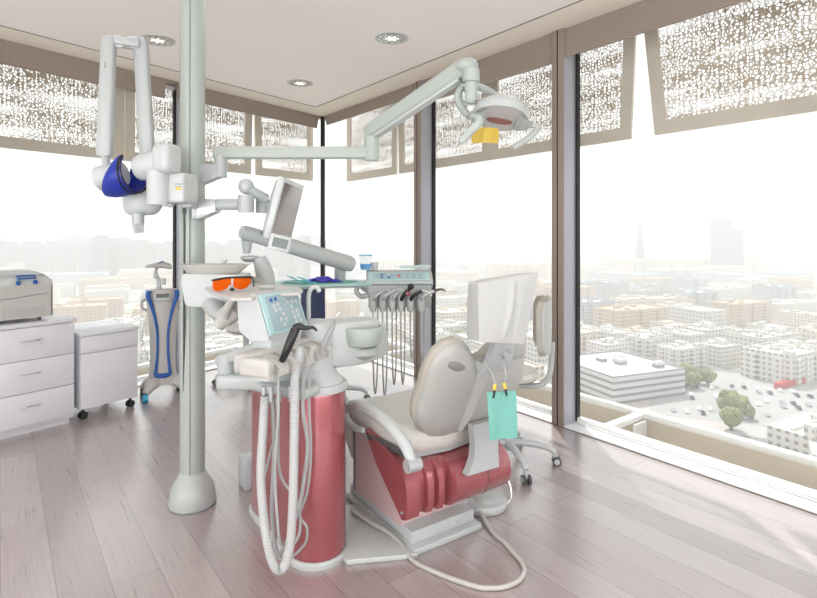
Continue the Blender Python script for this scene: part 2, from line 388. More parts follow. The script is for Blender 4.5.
# exterior sun shades: perforated panels hung outside, open V joints between some of them
def shade(P, a0, a1, lo0, lo1, e, label, group=None):
    ZB, ZT = 2.27, 3.52
    t = thing('sunshade_panel', label, 'sunshade', P((a0 + a1) / 2, e, ZB), 0, group)
    def q(u, v):   # u,v in 0..1 of a trapezoid
        A0 = a0 + lo0 * (1 - v); A1 = a1 - lo1 * (1 - v)
        return A0 + (A1 - A0) * u, ZB + (ZT - ZB) * v
    f = B()
    W_ = .105
    wu = W_ / (a1 - a0); wv = W_ / (ZT - ZB)
    def slab(u0, u1, v0, v1, ea, eb):
        r = []
        for ee in (ea, eb):
            ring = []
            for (u, v) in ((u0, v0), (u1, v0), (u1, v1), (u0, v1)):
                aa, zz = q(u, v); ring.append(P(aa, ee, zz))
            r.append(ring)
        return r
    f.rings(slab(0, 1, 0, wv, e - .012, e + .012)); f.rings(slab(0, 1, 1 - wv, 1, e - .012, e + .012))
    f.rings(slab(0, wu, wv, 1 - wv, e - .012, e + .012)); f.rings(slab(1 - wu, 1, wv, 1 - wv, e - .012, e + .012))
    build('frame', f, M_['shadeframe'], t, world=True)
    f = B(); f.rings(slab(wu, 1 - wu, wv, 1 - wv, e - .003, e + .003)); build('perforated_sheet', f, M_['perf'], t, world=True)
tr_, sl2 = meet(.6)
tl_, _ = meet(.55)
shade(pr, -.35, .915, 0, .012, .6, 'perforated beige sunshade panel outside, right of the room corner')
shade(pr, .925, 2.555, .03, 0, .6, 'perforated beige sunshade panel outside across the first right mullion')
shade(pr, 2.565, 4.195, 0, .06, .6, 'perforated beige sunshade panel outside behind the operating lamp head')
shade(pr, 4.205, 5.84, .13, 0, .6, 'largest perforated beige sunshade panel outside at the top right')
shade(pr, 5.85, 7.48, 0, 0, .6, 'perforated beige sunshade panel outside beyond the right edge of the picture')
shade(pl, -.30, .74, 0, .03, .5, 'perforated beige sunshade panel outside, left of the room corner')
shade(pl, .75, 2.385, .04, 0, .5, 'perforated beige sunshade panel outside behind the pole')
shade(pl, 2.395, 4.02, 0, .05, .5, 'perforated beige sunshade panel outside at the top left')
shade(pl, 4.03, 5.66, 0, 0, .5, 'perforated beige sunshade panel outside beyond the left edge of the picture')
# unseen soffit added to block high sun; grille walkway, kerb rail and struts
def outer(P, L, n, e1):
    b = B(); boxline(b, P, -.4, L, .26, e1 + .1, 3.52, 3.7); struct('trim_%d' % (60 + n), b, M_['concrete'])
    b = B(); boxline(b, P, -.4, L, .30, .86, -.27, -.25); o = build('walkway_grille', b, M_['perf']); tag(o, 'perforated metal walkway strip outside the %s windows' % ('right' if n == 0 else 'left'), 'walkway')
    b = B(); boxline(b, P, -.45, L, .28, .90, -.60, -.46); struct('trim_%d' % (62 + n), b, M_['concrete'])
    t = thing('kerb_rail', 'pale tubular-topped kerb running outside the %s windows at floor level' % ('right' if n == 0 else 'left'), 'railing', P(0, .82, 0))
    b = B(); boxline(b, P, -.45, L, .80, .83, -.47, -.02); build('kerb', b, M_['concrete'], t, world=True)
    b = B(); b.cyl(P(-.5, .815, -.01), P(L, .815, -.01), .035, n=14); build('top_tube', b, M_['sill'], t, world=True)
    b = B(); boxline(b, P, 0, L, .17, .30, -.5, -.005); struct('trim_%d' % (64 + n), b, M_['sill'])
outer(pr, 9, 0, .65); outer(pl, 10, 1, .6)
for P, ts, tx in ((pr, (.93, 2.56, 4.1, 5.8), 'right'), (pl, (.75, 2.39), 'left')):
    for i, t in enumerate(ts):
        b = B(); boxline(b, P, t - .035, t + .035, .24, .81, -.04, .005, .004)
        o = build('shade_strut', b, M_['sill'], loc=P(t, .5, 0))
        b = B(); boxline(b, P, t + .05, t + .07, .60, .78, -.25, -.04); build('bracket', b, M_['sill'], o, world=True)
        tag(o, {('right', 0): 'white strut crossing the walkway just right of the room corner', ('right', 1): 'white strut crossing the walkway behind the dental chair',
                ('right', 2): 'white strut from the kerb rail to the large right window near the parking lot view', ('right', 3): 'white strut crossing the walkway beyond the right picture edge',
                ('left', 0): 'white strut crossing the walkway left of the room corner', ('left', 1): 'white strut crossing the walkway behind the white cabinets'}[(tx, i)], 'strut')

# ------------------------------------------------------------------ the city and its haze
GZ = -90.0
def ground_mat():
    m = bpy.data.materials.new('sandy_city_ground'); m.use_nodes = True; t = m.node_tree; b = t.nodes['Principled BSDF']
    N = t.nodes.new; L = t.links.new
    c = N('ShaderNodeTexCoord'); mp = N('ShaderNodeMapping'); L(c.outputs['Object'], mp.inputs[0]); mp.inputs['Rotation'].default_value = (0, 0, .45)
    br = N('ShaderNodeTexBrick'); br.inputs['Scale'].default_value = .01; br.inputs['Mortar Size'].default_value = .07; br.inputs['Brick Width'].default_value = 1.3
    br.inputs['Row Height'].default_value = .7; br.inputs['Color1'].default_value = (.52, .47, .41, 1); br.inputs['Color2'].default_value = (.60, .55, .48, 1)
    br.inputs['Mortar'].default_value = (.25, .24, .23, 1); L(mp.outputs[0], br.inputs[0])
    n = N('ShaderNodeTexNoise'); n.inputs['Scale'].default_value = .02; n.inputs['Detail'].default_value = 8; L(c.outputs['Object'], n.inputs['Vector'])
    mx = N('ShaderNodeMixRGB'); mx.blend_type = 'MULTIPLY'; mx.inputs[0].default_value = .6; L(br.outputs[0], mx.inputs[1]); L(n.outputs['Color'], mx.inputs[2])
    br2 = N('ShaderNodeBrightContrast'); br2.inputs[1].default_value = .1; L(mx.outputs[0], br2.inputs[0])
    L(br2.outputs[0], b.inputs['Base Color']); b.inputs['Roughness'].default_value = .95; return m
b = B(); b.box((0, 5200, GZ - 1), (16000, 11000, 2)); struct('ground', b, ground_mat())

def block_mat(name, wall, win=.42, sx=3.4, sz=3.3, fx=.5, fz=.45, stripes=False):
    m = bpy.data.materials.new(name); m.use_nodes = True; t = m.node_tree; b = t.nodes['Principled BSDF']
    N = t.nodes.new; L = t.links.new
    c = N('ShaderNodeTexCoord'); s = N('ShaderNodeSeparateXYZ'); L(c.outputs['Object'], s.inputs[0])
    def mth(op, a, v=None, v2=None):
        q = N('ShaderNodeMath'); q.operation = op
        for k, x in enumerate((a, v)):
            if x is None: continue
            if hasattr(x, 'links'): L(x, q.inputs[k])
            else: q.inputs[k].default_value = x
        return q.outputs[0]
    xy = mth('ADD', s.outputs['X'], s.outputs['Y'])
    fxn = mth('LESS_THAN', mth('FRACT', mth('DIVIDE', xy, sx)), fx if not stripes else 1.1)
    fzn = mth('LESS_THAN', mth('FRACT', mth('DIVIDE', s.outputs['Z'], sz)), fz)
    g = N('ShaderNodeNewGeometry'); s2 = N('ShaderNodeSeparateXYZ'); L(g.outputs['Normal'], s2.inputs[0])
    up = mth('LESS_THAN', mth('ABSOLUTE', s2.outputs['Z']), .5)
    k = mth('MULTIPLY', mth('MULTIPLY', fxn, fzn), up)
    mx = N('ShaderNodeMixRGB'); mx.inputs[1].default_value = (*wall, 1); mx.inputs[2].default_value = (*[x * win for x in wall], 1)
    L(k, mx.inputs[0]); L(mx.outputs[0], b.inputs['Base Color']); b.inputs['Roughness'].default_value = .8; return m
BW = [block_mat('white_rendered_block', (.70, .67, .63)), block_mat('cream_rendered_block', (.68, .60, .51)), block_mat('sand_rendered_block', (.62, .47, .35), .5),
      block_mat('pale_grey_block', (.46, .48, .50), .55), block_mat('striped_parking_block', (.66, .66, .66), .35, 3, 3.6, stripes=True, fz=.4)]
def block_mesh(wx, wy, h, kind):
    b = B(); b.box((0, 0, h / 2), (wx, wy, h))
    for sx in (-1, 1): b.box((sx * (wx / 2 - .3), 0, h + .6), (.6, wy, 1.2))
    for sy in (-1, 1): b.box((0, sy * (wy / 2 - .3), h + .6), (wx, .6, 1.2))
    rnd = random.Random(kind)
    for _ in range(5):
        q = rnd.uniform(2.5, 6); b.box((rnd.uniform(-.35, .35) * wx, rnd.uniform(-.35, .35) * wy, h + q * .3), (q, q * rnd.uniform(.6, 1.3), q * .6))
    if kind % 2:   # projecting bays
        for k in range(3): b.box(((k - 1) * wx * .33, -wy / 2 - .8, h / 2 - .5), (wx * .12, 1.6, h - 1))
        for k in range(2): b.box((-wx / 2 - .8, (k - .5) * wy * .5, h / 2 - .5), (1.6, wy * .16, h - 1))
    return b
protos = []
def proto(wx, wy, h, kind, m, name='apartment_block'):
    b = block_mesh(wx, wy, h, kind); me = bpy.data.meshes.new(name); bmesh.ops.recalc_face_normals(b.bm, faces=b.bm.faces); b.bm.to_mesh(me); b.bm.free(); me.materials.append(m); return me
NEAR = [proto(26, 22, 14, i, BW[i % 2]) for i in range(3)] + [proto(32, 20, 15, 5, BW[0]), proto(24, 24, 13, 4, BW[1]), proto(30, 22, 16, 7, BW[0])]
MID = [proto(52, 26, 18, 11, BW[0]), proto(60, 30, 22, 13, BW[2]), proto(44, 32, 20, 14, BW[1]), proto(38, 30, 24, 15, BW[3]), proto(70, 28, 16, 16, BW[0])]
FAR = [proto(110, 60, 26, 21, BW[1]), proto(90, 50, 30, 23, BW[0]), proto(130, 60, 22, 22, BW[3]), proto(80, 70, 36, 25, BW[2])]
nb = [0]
def bay(x, y):
    px = CX + FPX * x / y
    names = ((60, 'the far left window above the sterilizer'), (118, 'the window above the white pedestal'), (178, 'the window beside the lamp trolley'), (250, 'the window just right of the pole'), (322, 'the window left of the room corner'),
             (372, 'the bay right of the room corner'), (414, 'the bay behind the instrument table'), (480, 'the second right bay, left of the headrest'), (556, 'the second right bay, right of the headrest'),
             (620, 'the left edge of the large window'), (680, 'the large window left of centre'), (750, 'the large window right of centre'))
    for lim, n in names:
        if px < lim: return n
    return 'the large window at the picture edge'
def place(me, x, y, rz, label, group, name='apartment_block', s=1.):
    if group:
        w_ = bay(x, y); label = label.replace('@', w_); group = group + ' in ' + w_
    o = bpy.data.objects.new(name, me); COL.objects.link(o); o.location = (x, y, GZ); o.rotation_euler = (0, 0, rz); o.scale = (s, s, s)
    tag(o, label, 'building', group); nb[0] += 1; return o
rnd = random.Random(3)
def clear_zone(x, y):
    # the parking lot, the striped block and the white complex keep their ground free
    if 60 < x < 250 and 215 < y < 372: return True
    return False
GA = .42; ca, sa = math.cos(GA), math.sin(GA)
def grid(y0, y1, px_, py_, meshes, label, group, cap, jit=.1, skip=.1, xmax=.82):
    pts = []
    n = int(y1 / min(px_, py_)) + 4
    for i in range(-n, n):
        for j in range(-n, n):
            gx = i * px_ + rnd.uniform(-jit, jit) * px_; gy = j * py_ + rnd.uniform(-jit, jit) * py_
            x = gx * ca - gy * sa; y = gx * sa + gy * ca
            if y0 < y < y1 and abs(x) < xmax * y and not clear_zone(x, y) and rnd.random() > skip: pts.append((y, x))
    pts.sort()
    for (y, x) in pts[:cap]:
        place(rnd.choice(meshes), x, y, GA + rnd.choice((0, 0, math.pi / 2)), label, group, s=rnd.uniform(.85, 1.12))
    return pts[cap:]
grid(225, 470, 36, 33, NEAR, 'pale low-rise block of the nearest rows, through @', 'nearest low-rise blocks of the city below', 110, skip=.06)
grid(480, 900, 78, 62, MID, 'mid-distance block, through @', 'mid-rise blocks in the middle distance', 100, skip=.12)
rest = grid(920, 1900, 150, 105, FAR, 'large far-haze block, through @', 'large blocks in the far haze', 80, skip=.1)
# anything further: one uncounted mass of roofs melting into haze
b = B(); rr = random.Random(9)
for (y, x) in rest: b.box((x, y, GZ + 12), (rr.uniform(60, 120), rr.uniform(40, 70), 24), rz=GA)
for k in range(420):
    y = 1900 + 3800 * rr.random(); x = rr.uniform(-.8, .8) * y; h = rr.uniform(12, 40)
    b.box((x, y, GZ + h / 2), (rr.uniform(60, 180), rr.uniform(60, 120), h), rz=GA)
o = build('distant_rooftops', b, BW[0]); tag(o, 'mass of faint rooftops dissolving in haze towards the horizon', 'city', None, 'stuff')
# distinctive buildings
place(proto(52, 52, 14, 2, BW[4], 'parking_building'), 124, 322, .38, 'white striped parking building beside the car park, left of the parked cars', None, 'parking_building')
TB = W(660, 310, 600); place(proto(70, 30, 18, 13, BW[2], 'tan_block'), TB.x, 620, .12, 'tan long block behind the white low-rise rows, right of the grey mullion', None, 'office_block')
place(proto(86, 28, 20, 15, BW[1], 'orange_block'), 270, 600, .15, 'cream and orange long block right of the tan one', None, 'office_block')
place(proto(34, 30, 17, 3, BW[0], 'block'), 238, 345, .5, 'white block with a red ground-floor awning near the right picture edge', None, 'corner_block')
b = B(); b.box((0, 0, 78), (58, 60, 160)); b.box((52, 0, 66), (48, 50, 135)); b.box((-10, 0, 162), (30, 30, 6))
M_['tower'] = mat('dark_grey_tower', (.10, .11, .13), .6, noise=.1, nscale=.1)
o = build('office_tower', b, M_['tower']); o.location = (668, 1150, GZ); o.scale = (.52, .52, .77); tag(o, 'pair of joined office towers standing hazy on the horizon', 'building')
b = B(); b.cyl((0, 0, 0), (0, 0, 130), 30, 24, 8); b.cyl((0, 0, 130), (0, 0, 210), 18, 12, 8); b.cyl((0, 0, 210), (0, 0, 300), 7, 1.5, 6)
o = build('spire_tower', b, M_['tower']); o.location = (515, 1200, GZ); o.scale = (.42, .42, .50); tag(o, 'thin stepped spire tower, faint on the horizon', 'building')
for k in range(22):
    px = -8 + k * 16.5 + rr.uniform(-4, 4) if k < 12 else 210 + (k - 12) * 12
    Z = rr.uniform(1050, 1250); h = 91.5 - rr.uniform(3, 13) * Z / 539
    b = B(); ww = rr.uniform(30, 62); b.box((0, 0, h / 2), (ww, 40, h)); b.box((rr.uniform(-8, 8), 0, h + 3), (ww * .5, 20, 6))
    o = build('tower_block', b, M_['tower']); o.location = ((px - CX) / FPX * Z, Z, GZ)
    tag(o, 'grey tower block in the hazy row on the horizon at the left', 'building', 'hazy tower row on the left horizon')

# parking lot, road, cars, trees, white complex
def slab(name, x, y, w_, d, rz, m, z=.1):
    b = B(); b.box((0, 0, z / 2), (w_, d, z)); o = build(name, b, m); o.location = (x, y, GZ); o.rotation_euler = (0, 0, rz); o['kind'] = 'structure'; return o
M_['asphalt'] = mat('sunbleached_asphalt', srgb(176, 174, 172), .9, noise=.1, nscale=.1)
slab('ground_lot', 190, 295, 110, 85, -.35, M_['asphalt']); slab('ground_road', 262, 330, 16, 260, -.15, M_['asphalt'], .15)
def car_mesh(m):
    b = B(); b.box((0, 0, .55), (4.4, 1.8, .7), .25); b.rings([[V((x, y, z)) for x, y in ((-a, -c_), (a2, -c_), (a2, c_), (-a, c_))] for a, a2, c_, z in ((1.7, 1.3, .82, .85), (1.2, .7, .68, 1.45))])
    for sx in (-1.35, 1.35):
        for sy in (-.85, .85): b.cyl((sx, sy - .1, .33), (sx, sy + .1, .33), .33, n=10)
    bmesh.ops.recalc_face_normals(b.bm, faces=b.bm.faces); me = bpy.data.meshes.new('car'); b.bm.to_mesh(me); b.bm.free(); me.materials.append(m); return me
cars = [('white', car_mesh(mat('white_car_paint', (.85, .85, .85), .25, noise=.02))), ('silver', car_mesh(mat('silver_car_paint', (.5, .52, .55), .25, metal=.4, noise=.02))),
        ('dark', car_mesh(mat('dark_car_paint', (.05, .06, .08), .25, noise=.02)))]
for row in range(6):
    for k in range(15):
        if rnd.random() < .25: continue
        u = -44 + k * 6.2 + rnd.uniform(-1, 1); v = -34 + row * 13 + (row % 2) * -5
        x = 190 + u * math.cos(-.35) - v * math.sin(-.35); y = 295 + u * math.sin(-.35) + v * math.cos(-.35)
        if y < 256 and x < 175: continue
        cn, me = rnd.choice(cars + cars[:1])
        o = bpy.data.objects.new('car', me); COL.objects.link(o); o.location = (x, y, GZ + .1); o.rotation_euler = (0, 0, 1.2 + rnd.uniform(-.1, .1)); o.scale = (1.15,) * 3
        rn = ('nearest', 'second', 'third', 'fourth', 'fifth', 'farthest')[row]; sd_ = 'left' if k < 5 else 'middle' if k < 10 else 'right'
        tag(o, '%s car in the %s row of the parking lot, %s part of the row' % (cn, rn, sd_), 'car', '%s cars, %s row, %s part' % (cn, rn, sd_))
M_['leaf'] = mat('dusty_green_foliage', srgb(132, 138, 92), .9, noise=.5, nscale=.6); M_['bark'] = mat('bark', (.2, .15, .1), .9, noise=.2)
def tree_mesh(seed):
    q = random.Random(seed); b = B()
    for _ in range(16):
        r_ = q.uniform(1.2, 2.4); a = q.uniform(0, 6.28); d = q.uniform(0, 2.6)
        b.ball((d * math.cos(a), d * math.sin(a), 4.5 + q.uniform(-1.2, 2.2)), r_, n=8)
    for v in b.bm.verts: v.co += V((q.uniform(-.35, .35), q.uniform(-.35, .35), q.uniform(-.35, .35)))
    me = bpy.data.meshes.new('crown'); b.bm.to_mesh(me); b.bm.free(); me.materials.append(M_['leaf']); return me
tms = [tree_mesh(i) for i in range(3)]
b = B(); b.cyl((0, 0, 0), (0, 0, 4), .4, .25, 8); bmesh.ops.recalc_face_normals(b.bm, faces=b.bm.faces); tkm = bpy.data.meshes.new('trunk'); b.bm.to_mesh(tkm); b.bm.free(); tkm.materials.append(M_['bark'])
def tree(x, y, s, label, group):
    t = thing('tree', label, 'tree', (x, y, GZ), rnd.uniform(0, 6), group); t.scale = (s, s, s)
    for nm, me in (('crown', rnd.choice(tms)), ('trunk', tkm)):
        o = bpy.data.objects.new(nm, me); COL.objects.link(o); o.parent = t
for k in range(9):
    p = WH(722 + rnd.uniform(0, 30), 418 + rnd.uniform(-10, 14), GZ); tree(p.x, p.y, rnd.uniform(.9, 1.3), 'dusty green tree in the clump at the edge of the parking lot', 'trees by the parking lot')
for k in range(7):
    p = WH(676 + rnd.uniform(0, 42), 386 + rnd.uniform(-3, 5), GZ); tree(p.x, p.y, rnd.uniform(.9, 1.4), 'grey-green tree between the white blocks behind the parking lot', 'trees behind the parking lot')
for k in range(12):
    p = WH(440 + k * 6, 345 + rnd.uniform(-4, 6), GZ); tree(p.x, p.y, rnd.uniform(1.2, 2.), 'hazy green tree in the row left of the chair headrest', 'tree row beyond the chair')
for k, (x, y, w_, d, h, rz) in enumerate(((176, 236, 34, 18, 8, .5), (196, 222, 40, 12, 10, -.6), (215, 244, 30, 30, 9, .2), (168, 214, 26, 14, 7, 1.0))):
    b = B(); b.box((0, 0, h / 2), (w_, d, h)); b.box((0, 0, h + .6), (w_ * .9, 1.2, 1.2)); b.box((w_ * .2, 0, h + 1.4), (3, 5, 2.8))
    b.rings([[V((x_, y_, z_)) for x_, y_, z_ in ((-w_ / 2, s_ * d / 2, h), (w_ / 2, s_ * d / 2, h), (-w_ / 2, s_ * d / 2, h + 5))] for s_ in (-1, -.6)])
    o = build('pavilion', b, BW[0]); o.location = (x, y, GZ); o.rotation_euler = (0, 0, rz)
    tag(o, ('bright white pavilion with a raised wedge roof at the foot of the parking lot', 'long white wing of the angular complex, nearest the kerb rail', 'square white hall of the angular complex at the right edge', 'small white annex below the clump of trees')[k], 'building')
b = B(); b.box((0, 0, 1.8), (34, 3, 3.6)); o = build('awning', b, mat('red_awning', srgb(200, 60, 50), .7, noise=.1)); o.location = (232, 326, GZ); o.rotation_euler = (0, 0, .5)
tag(o, 'red awning strip along the ground floor of the corner block', 'awning')
# haze: a thin scattering layer filling the air over the city
hz = bpy.data.materials.new('city_haze'); hz.use_nodes = True; t = hz.node_tree; t.nodes.clear()
o_ = t.nodes.new('ShaderNodeOutputMaterial'); vs_ = t.nodes.new('ShaderNodeVolumeScatter'); vs_.inputs['Color'].default_value = (.70, .695, .70, 1)
vs_.inputs['Density'].default_value = .0014; vs_.inputs['Anisotropy'].default_value = .35; t.links.new(vs_.outputs[0], o_.inputs['Volume'])
b = B(); b.box((0, 5200, 60), (15900, 10300, 298)); hzo = build('haze', b, hz); hzo['kind'] = 'stuff'; tag(hzo, 'pale haze lying over the whole city', 'haze')
#%%OBJECTS
# ================================================================== INTERIOR OBJECTS
CEILV = CEIL
# ------------------------------------------------------------------ support pole
POLE = V((-1.202, 3.0, 0))
t = thing('support_pole', 'tall grey-green round pole with a flared white foot, carrying the articulated arms', 'pole', POLE)
b = B(); b.cyl((0, 0, .1), (0, 0, CEIL - .002), .066, n=40); build('pole', b, M_['sage'], t)
b = B(); b.lathe([(.01, 0), (.122, 0), (.125, .02), (.120, .06), (.113, .1), (.085, .15), (.070, .175), (.0665, .185), (.01, .185)], n=48); build('base_flange', b, M_['grey'], t)
b = B(); b.box((.012, -.0662, 1.62), (.003, .002, 2.9)); build('seam', b, M_['seam'], t)
b = B(); b.lathe([(.115, .0), (.1255, 0), (.1255, .006), (.115, .006)], n=48); build('foot_gasket', b, M_['ink'], t)

def tubething(name, pts, r, m, parent, **k):
    b = B(); b.tube(pts, r, **k); return build(name, b, m, parent, world=True)

# ------------------------------------------------------------------ operating lamp with its two arms
t = thing('operating_lamp', 'dental operating lamp on a long jointed grey arm, oval head with yellow shield', 'lamp', POLE + V((.0, 0, 1.9)))
z1 = 1.5 + (HOR - 155) / FPX * 3.0
b = B(); b.prism([(0, -.085), (.12, -.035), (.12, .03), (0, .03)], .07, M=frame((POLE.x + .05, POLE.y - .0 + .035, z1 - .085), (1, 0, 0), (0, 0, 1)), bev=.008)
build('pole_bracket', b, M_['grey'], t, world=True)
b = B(); b.cyl((POLE.x + .155, 3, z1 - .125), (POLE.x + .155, 3, z1 - .0), .036, n=28); build('joint', b, M_['grey'], t, world=True)
b = B(); b.box((-.625, 3.0, z1 + .012), (.915, .062, .066), .012, seg=3); build('arm', b, M_['sage'], t, world=True)
b = B(); b.cyl((-.205, 3, z1 - .03), (-.205, 3, z1 + .10), .042, n=28); b.cyl((-.205, 3, z1 + .06), (-.205, 3, z1 + .062), .0435, n=28); build('joint', b, M_['sage'], t, world=True)
A = V((-.205, 3.0, z1 + .135)); E = W(467, 66, 2.62)
b = B(); d = (E - A).normalized(); side = d.cross(V((0, 0, 1))).normalized(); up = side.cross(d).normalized()
M = frame(A - d * .03, d, side)
L_ = (E - A).length
b.rings([[M @ V((x, sy * w_, sz * h_)) for sy, sz in ((-1, -.7), (-.7, -1), (.7, -1), (1, -.7), (1, .7), (.7, 1), (-.7, 1), (-1, .7))] for x, w_, h_ in ((0, .03, .034), (.05, .034, .040), (L_ * .5, .033, .040), (L_, .034, .042), (L_ + .04, .028, .034))])
build('balanced_arm', b, M_['sage'], t, world=True)
b = B(); M2 = M @ Matrix.Translation((0, 0, .046)); b.box((L_ / 2, 0, 0), (L_ * .92, .05, .012), .003, M=M2); build('arm_cover', b, M_['white'], t, world=True)
b = B(); b.ball(E + V((0, 0, .0)), .05, (1.1, 1, .85), n=24); build('joint', b, M_['sage'], t, world=True)
ST = W(471, 76, 2.6); SB = W(471, 102, 2.6)
b = B(); b.cyl(ST + V((0, 0, .03)), ST - V((0, 0, .03)), .042, n=24); b.cyl(ST, SB, .031, n=24); b.cyl(SB, SB - V((0, 0, .008)), .026, n=24); build('stem', b, M_['sage'], t, world=True)
HC = W(501, 114, 2.6)                    # lamp head
RT = Matrix.Translation(HC) @ Matrix.Rotation(R(9), 4, 'Y') @ Matrix.Rotation(R(-14), 4, 'X')
yoke = [W(463, 84, 2.66), W(458, 96, 2.68), W(462, 108, 2.68), W(469, 117, 2.64)]
b = B(); b.tube(yoke, .02, n=10, radii=[.014, .021, .021, .016]); build('yoke', b, M_['sage'], t, world=True)
yoke = [W(464, 84, 2.62), W(482, 88, 2.72), W(497, 97, 2.78), W(506, 108, 2.76)]
b = B(); b.tube(yoke, .02, n=10, radii=[.014, .02, .02, .014]); build('yoke', b, M_['sage'], t, world=True)
def oval(rx, ry, z, n=40, cx=0, cy=0): return [RT @ V((cx + rx * math.cos(2 * math.pi * j / n), cy + ry * math.sin(2 * math.pi * j / n), z)) for j in range(n)]
b = B(); b.rings([oval(.05, .06, .058), oval(.09, .10, .052), oval(.125, .125, .03), oval(.138, .135, .0), oval(.13, .128, -.025)], cap=False)
build('head_shell', b, M_['grey'], t, world=True)
b = B(); b.rings([oval(.05, .06, .056), oval(.02, .03, .058)], cap=True); build('top_cover', b, M_['beige'], t, world=True)
b = B(); b.rings([oval(.130, .128, -.027), oval(.10, .098, -.020), oval(.06, .058, -.012), oval(.02, .02, -.010)]); build('reflector', b, M_['beige'], t, world=True)
b = B(); b.rings([oval(.062, .030, -.030, cy=.02), oval(.066, .034, -.022, cy=.02), oval(.05, .026, -.012, cy=.02)]); build('amber_window', b, M_['amber'], t, world=True)
for sx in (-1, 1):
    b = B(); b.rings([[RT @ V((sx * (.075 + .075 * u), (v - .5) * .17 * (1 - u * .5), -.030 - .012 * math.sin(3.14 * u) + dz)) for (v, dz) in ((0, 0), (.5, -.010), (1, 0), (.5, .004))] for u in (0, .25, .5, .75, 1)]); build('reflector_wing', b, M_['grey'], t, world=True)
# handles
for pts, nm in (([(462, 128), (455, 132), (460, 142)], 0),): pass
b = B(); b.tube([W(472, 116, 2.5), W(480, 121, 2.44), W(470, 132, 2.42), W(460, 143, 2.42)], .015, n=12, radii=[.012, .019, .018, .014]); b.ball(W(479, 120, 2.45), .022, n=14); build('handle', b, M_['sage'], t, world=True)
b = B(); b.tube([W(515, 119, 2.6), W(526, 123, 2.6), W(537, 128, 2.6), W(530, 137, 2.58), W(513, 148, 2.56)], .013, n=12, radii=[.011, .013, .016, .015, .011]); build('handle', b, M_['sage'], t, world=True)
b = B(); rg = []
for v in (0, .25, .5, .75, .92, 1):
    nn = 10; sh_ = 1 - .0 * v if v < .9 else .93
    f_ = lambda u, o: W(485 + (u - .5) * 27 * sh_, 129 + 15 * v, 2.52) + V((0, -.035 * math.sin(math.pi * u) - o, 0))
    rg.append([f_(k / nn, 0) for k in range(nn + 1)] + [f_(1 - k / nn, .004) for k in range(nn + 1)])
b.rings(rg)
build('yellow_shield', b, M_['lampyellow'], t, world=True)

# ------------------------------------------------------------------ monitor on its arm
t = thing('monitor', 'flat white-framed monitor tilted forward on a short jointed arm from the pole', 'monitor', POLE + V((0, 0, 1.66)))
zb = W(0, 207, 3).z
b = B()
b.prism([(0, -.07), (.04, -.07), (.13, -.03), (.13, .035), (0, .05)], .09, M=frame((POLE.x + .03, 3.0 + .0, zb), (1, 0, 0), (0, 0, 1)), bev=.008); build('pole_bracket', b, M_['silver'], t, world=True)
b = B(); b.tube([V((POLE.x + .08, 2.96, zb + .01)), V((W(240, 0, 2.92).x, 2.92, zb + .01))], .03, n=16, smooth=False); build('arm', b, M_['grey'], t, world=True)
J = W(246, 204, 2.9)
b = B(); b.cyl(J - V((0, 0, .045)), J + V((0, 0, .048)), .043, n=32); b.ball(J + V((0, 0, .095)), .041, (1, 1, 1.05), n=24); build('joint', b, M_['grey'], t, world=True)
b = B(); b.tube([W(248, 189, 2.9), W(266, 199, 2.98)], .028, n=16, smooth=False); build('link', b, M_['white'], t, world=True)
K2 = W(263, 205, 3.0)
b = B(); b.cyl(K2 - V((0, 0, .045)), K2 + V((0, 0, .03)), .04, n=24); b.cyl(K2 + V((0, 0, -.0)), K2 + V((.07, 0, -.0)), .03, n=16); build('joint', b, M_['grey'], t, world=True)
# screen: width runs away from the camera, face turned to the chair and tipped down
w0 = V((-.632, 2.75, 1.79)); wv = V((0.01, 1, 0)); hv = V((-.078, 0, -.315)).normalized(); HH = .325; WW = .50
nrm = wv.cross(hv).normalized();
if nrm.x < 0: nrm = -nrm
MS = frame(w0, wv, hv);
zax = MS.to_3x3().col[2]; sgn = 1 if zax.x > 0 else -1
b = B(); b.box((WW / 2, HH / 2, -.018 * sgn), (WW, HH, .036), .007, M=MS); build('bezel', b, M_['white'], t, world=True)
b = B(); b.box((WW / 2, HH / 2, .001 * sgn), (WW - .05, HH - .05, .004), M=MS); build('screen', b, M_['screen'], t, world=True)
b = B(); b.rings([[MS @ V((x, y, z * sgn)) for x, y in ((a, a), (WW - a, a), (WW - a, HH - a * .6), (a, HH - a * .6))] for a, z in ((.012, -.034), (.03, -.05), (.10, -.075))]); build('rear_cover', b, M_['grey'], t, world=True)
bc_ = W(279.5, 243, 2.66); MB2 = Matrix.Translation(bc_) @ Matrix.Rotation(R(22), 4, 'Z') @ Matrix.Rotation(R(14), 4, 'Y')
b = B(); b.box((0, 0, 0), (.105, .016, .078), .005, M=MB2); o = build('control_bar', b, M_['white'], t, world=True)
b = B(); b.box((.002, -.0085, .0), (.075, .003, .046), M=MB2); build('display_strip', b, M_['lcd'], o, world=True)

# ------------------------------------------------------------------ X-ray unit on the pole
t = thing('dental_xray_unit', 'white dental X-ray unit with a tall folded arm and blue collar, left of the pole', 'x-ray unit', POLE + V((0, -.02, 1.7)))
ZX = 2.72
b = B(); a = W(187, 190, ZX); b.box((W(189.5, 0, 2.86).x, 2.87, a.z), (.05, .10, .17), .008); build('wall_plate', b, M_['grey'], t, world=True)
b = B(); c = W(173, 188, ZX); b.box((c.x + .005, ZX + .04, c.z), (.155, .13, .150), .014, rz=R(-12), seg=3); build('control_box', b, M_['white'], t, world=True)
b = B(); c = W(158, 188, ZX - .02); b.cyl(c - V((0, 0, .085)), c + V((0, 0, .085)), .052, .054, n=28); build('joint', b, M_['white'], t, world=True)
bx = B(); c = W(174, 184, ZX - .035)
for k in range(3): bx.box((c.x + .02 - k * .0, ZX - .034, c.z - .0 - k * .014), (.045 - k * .008, .002, .004), rz=R(-12))
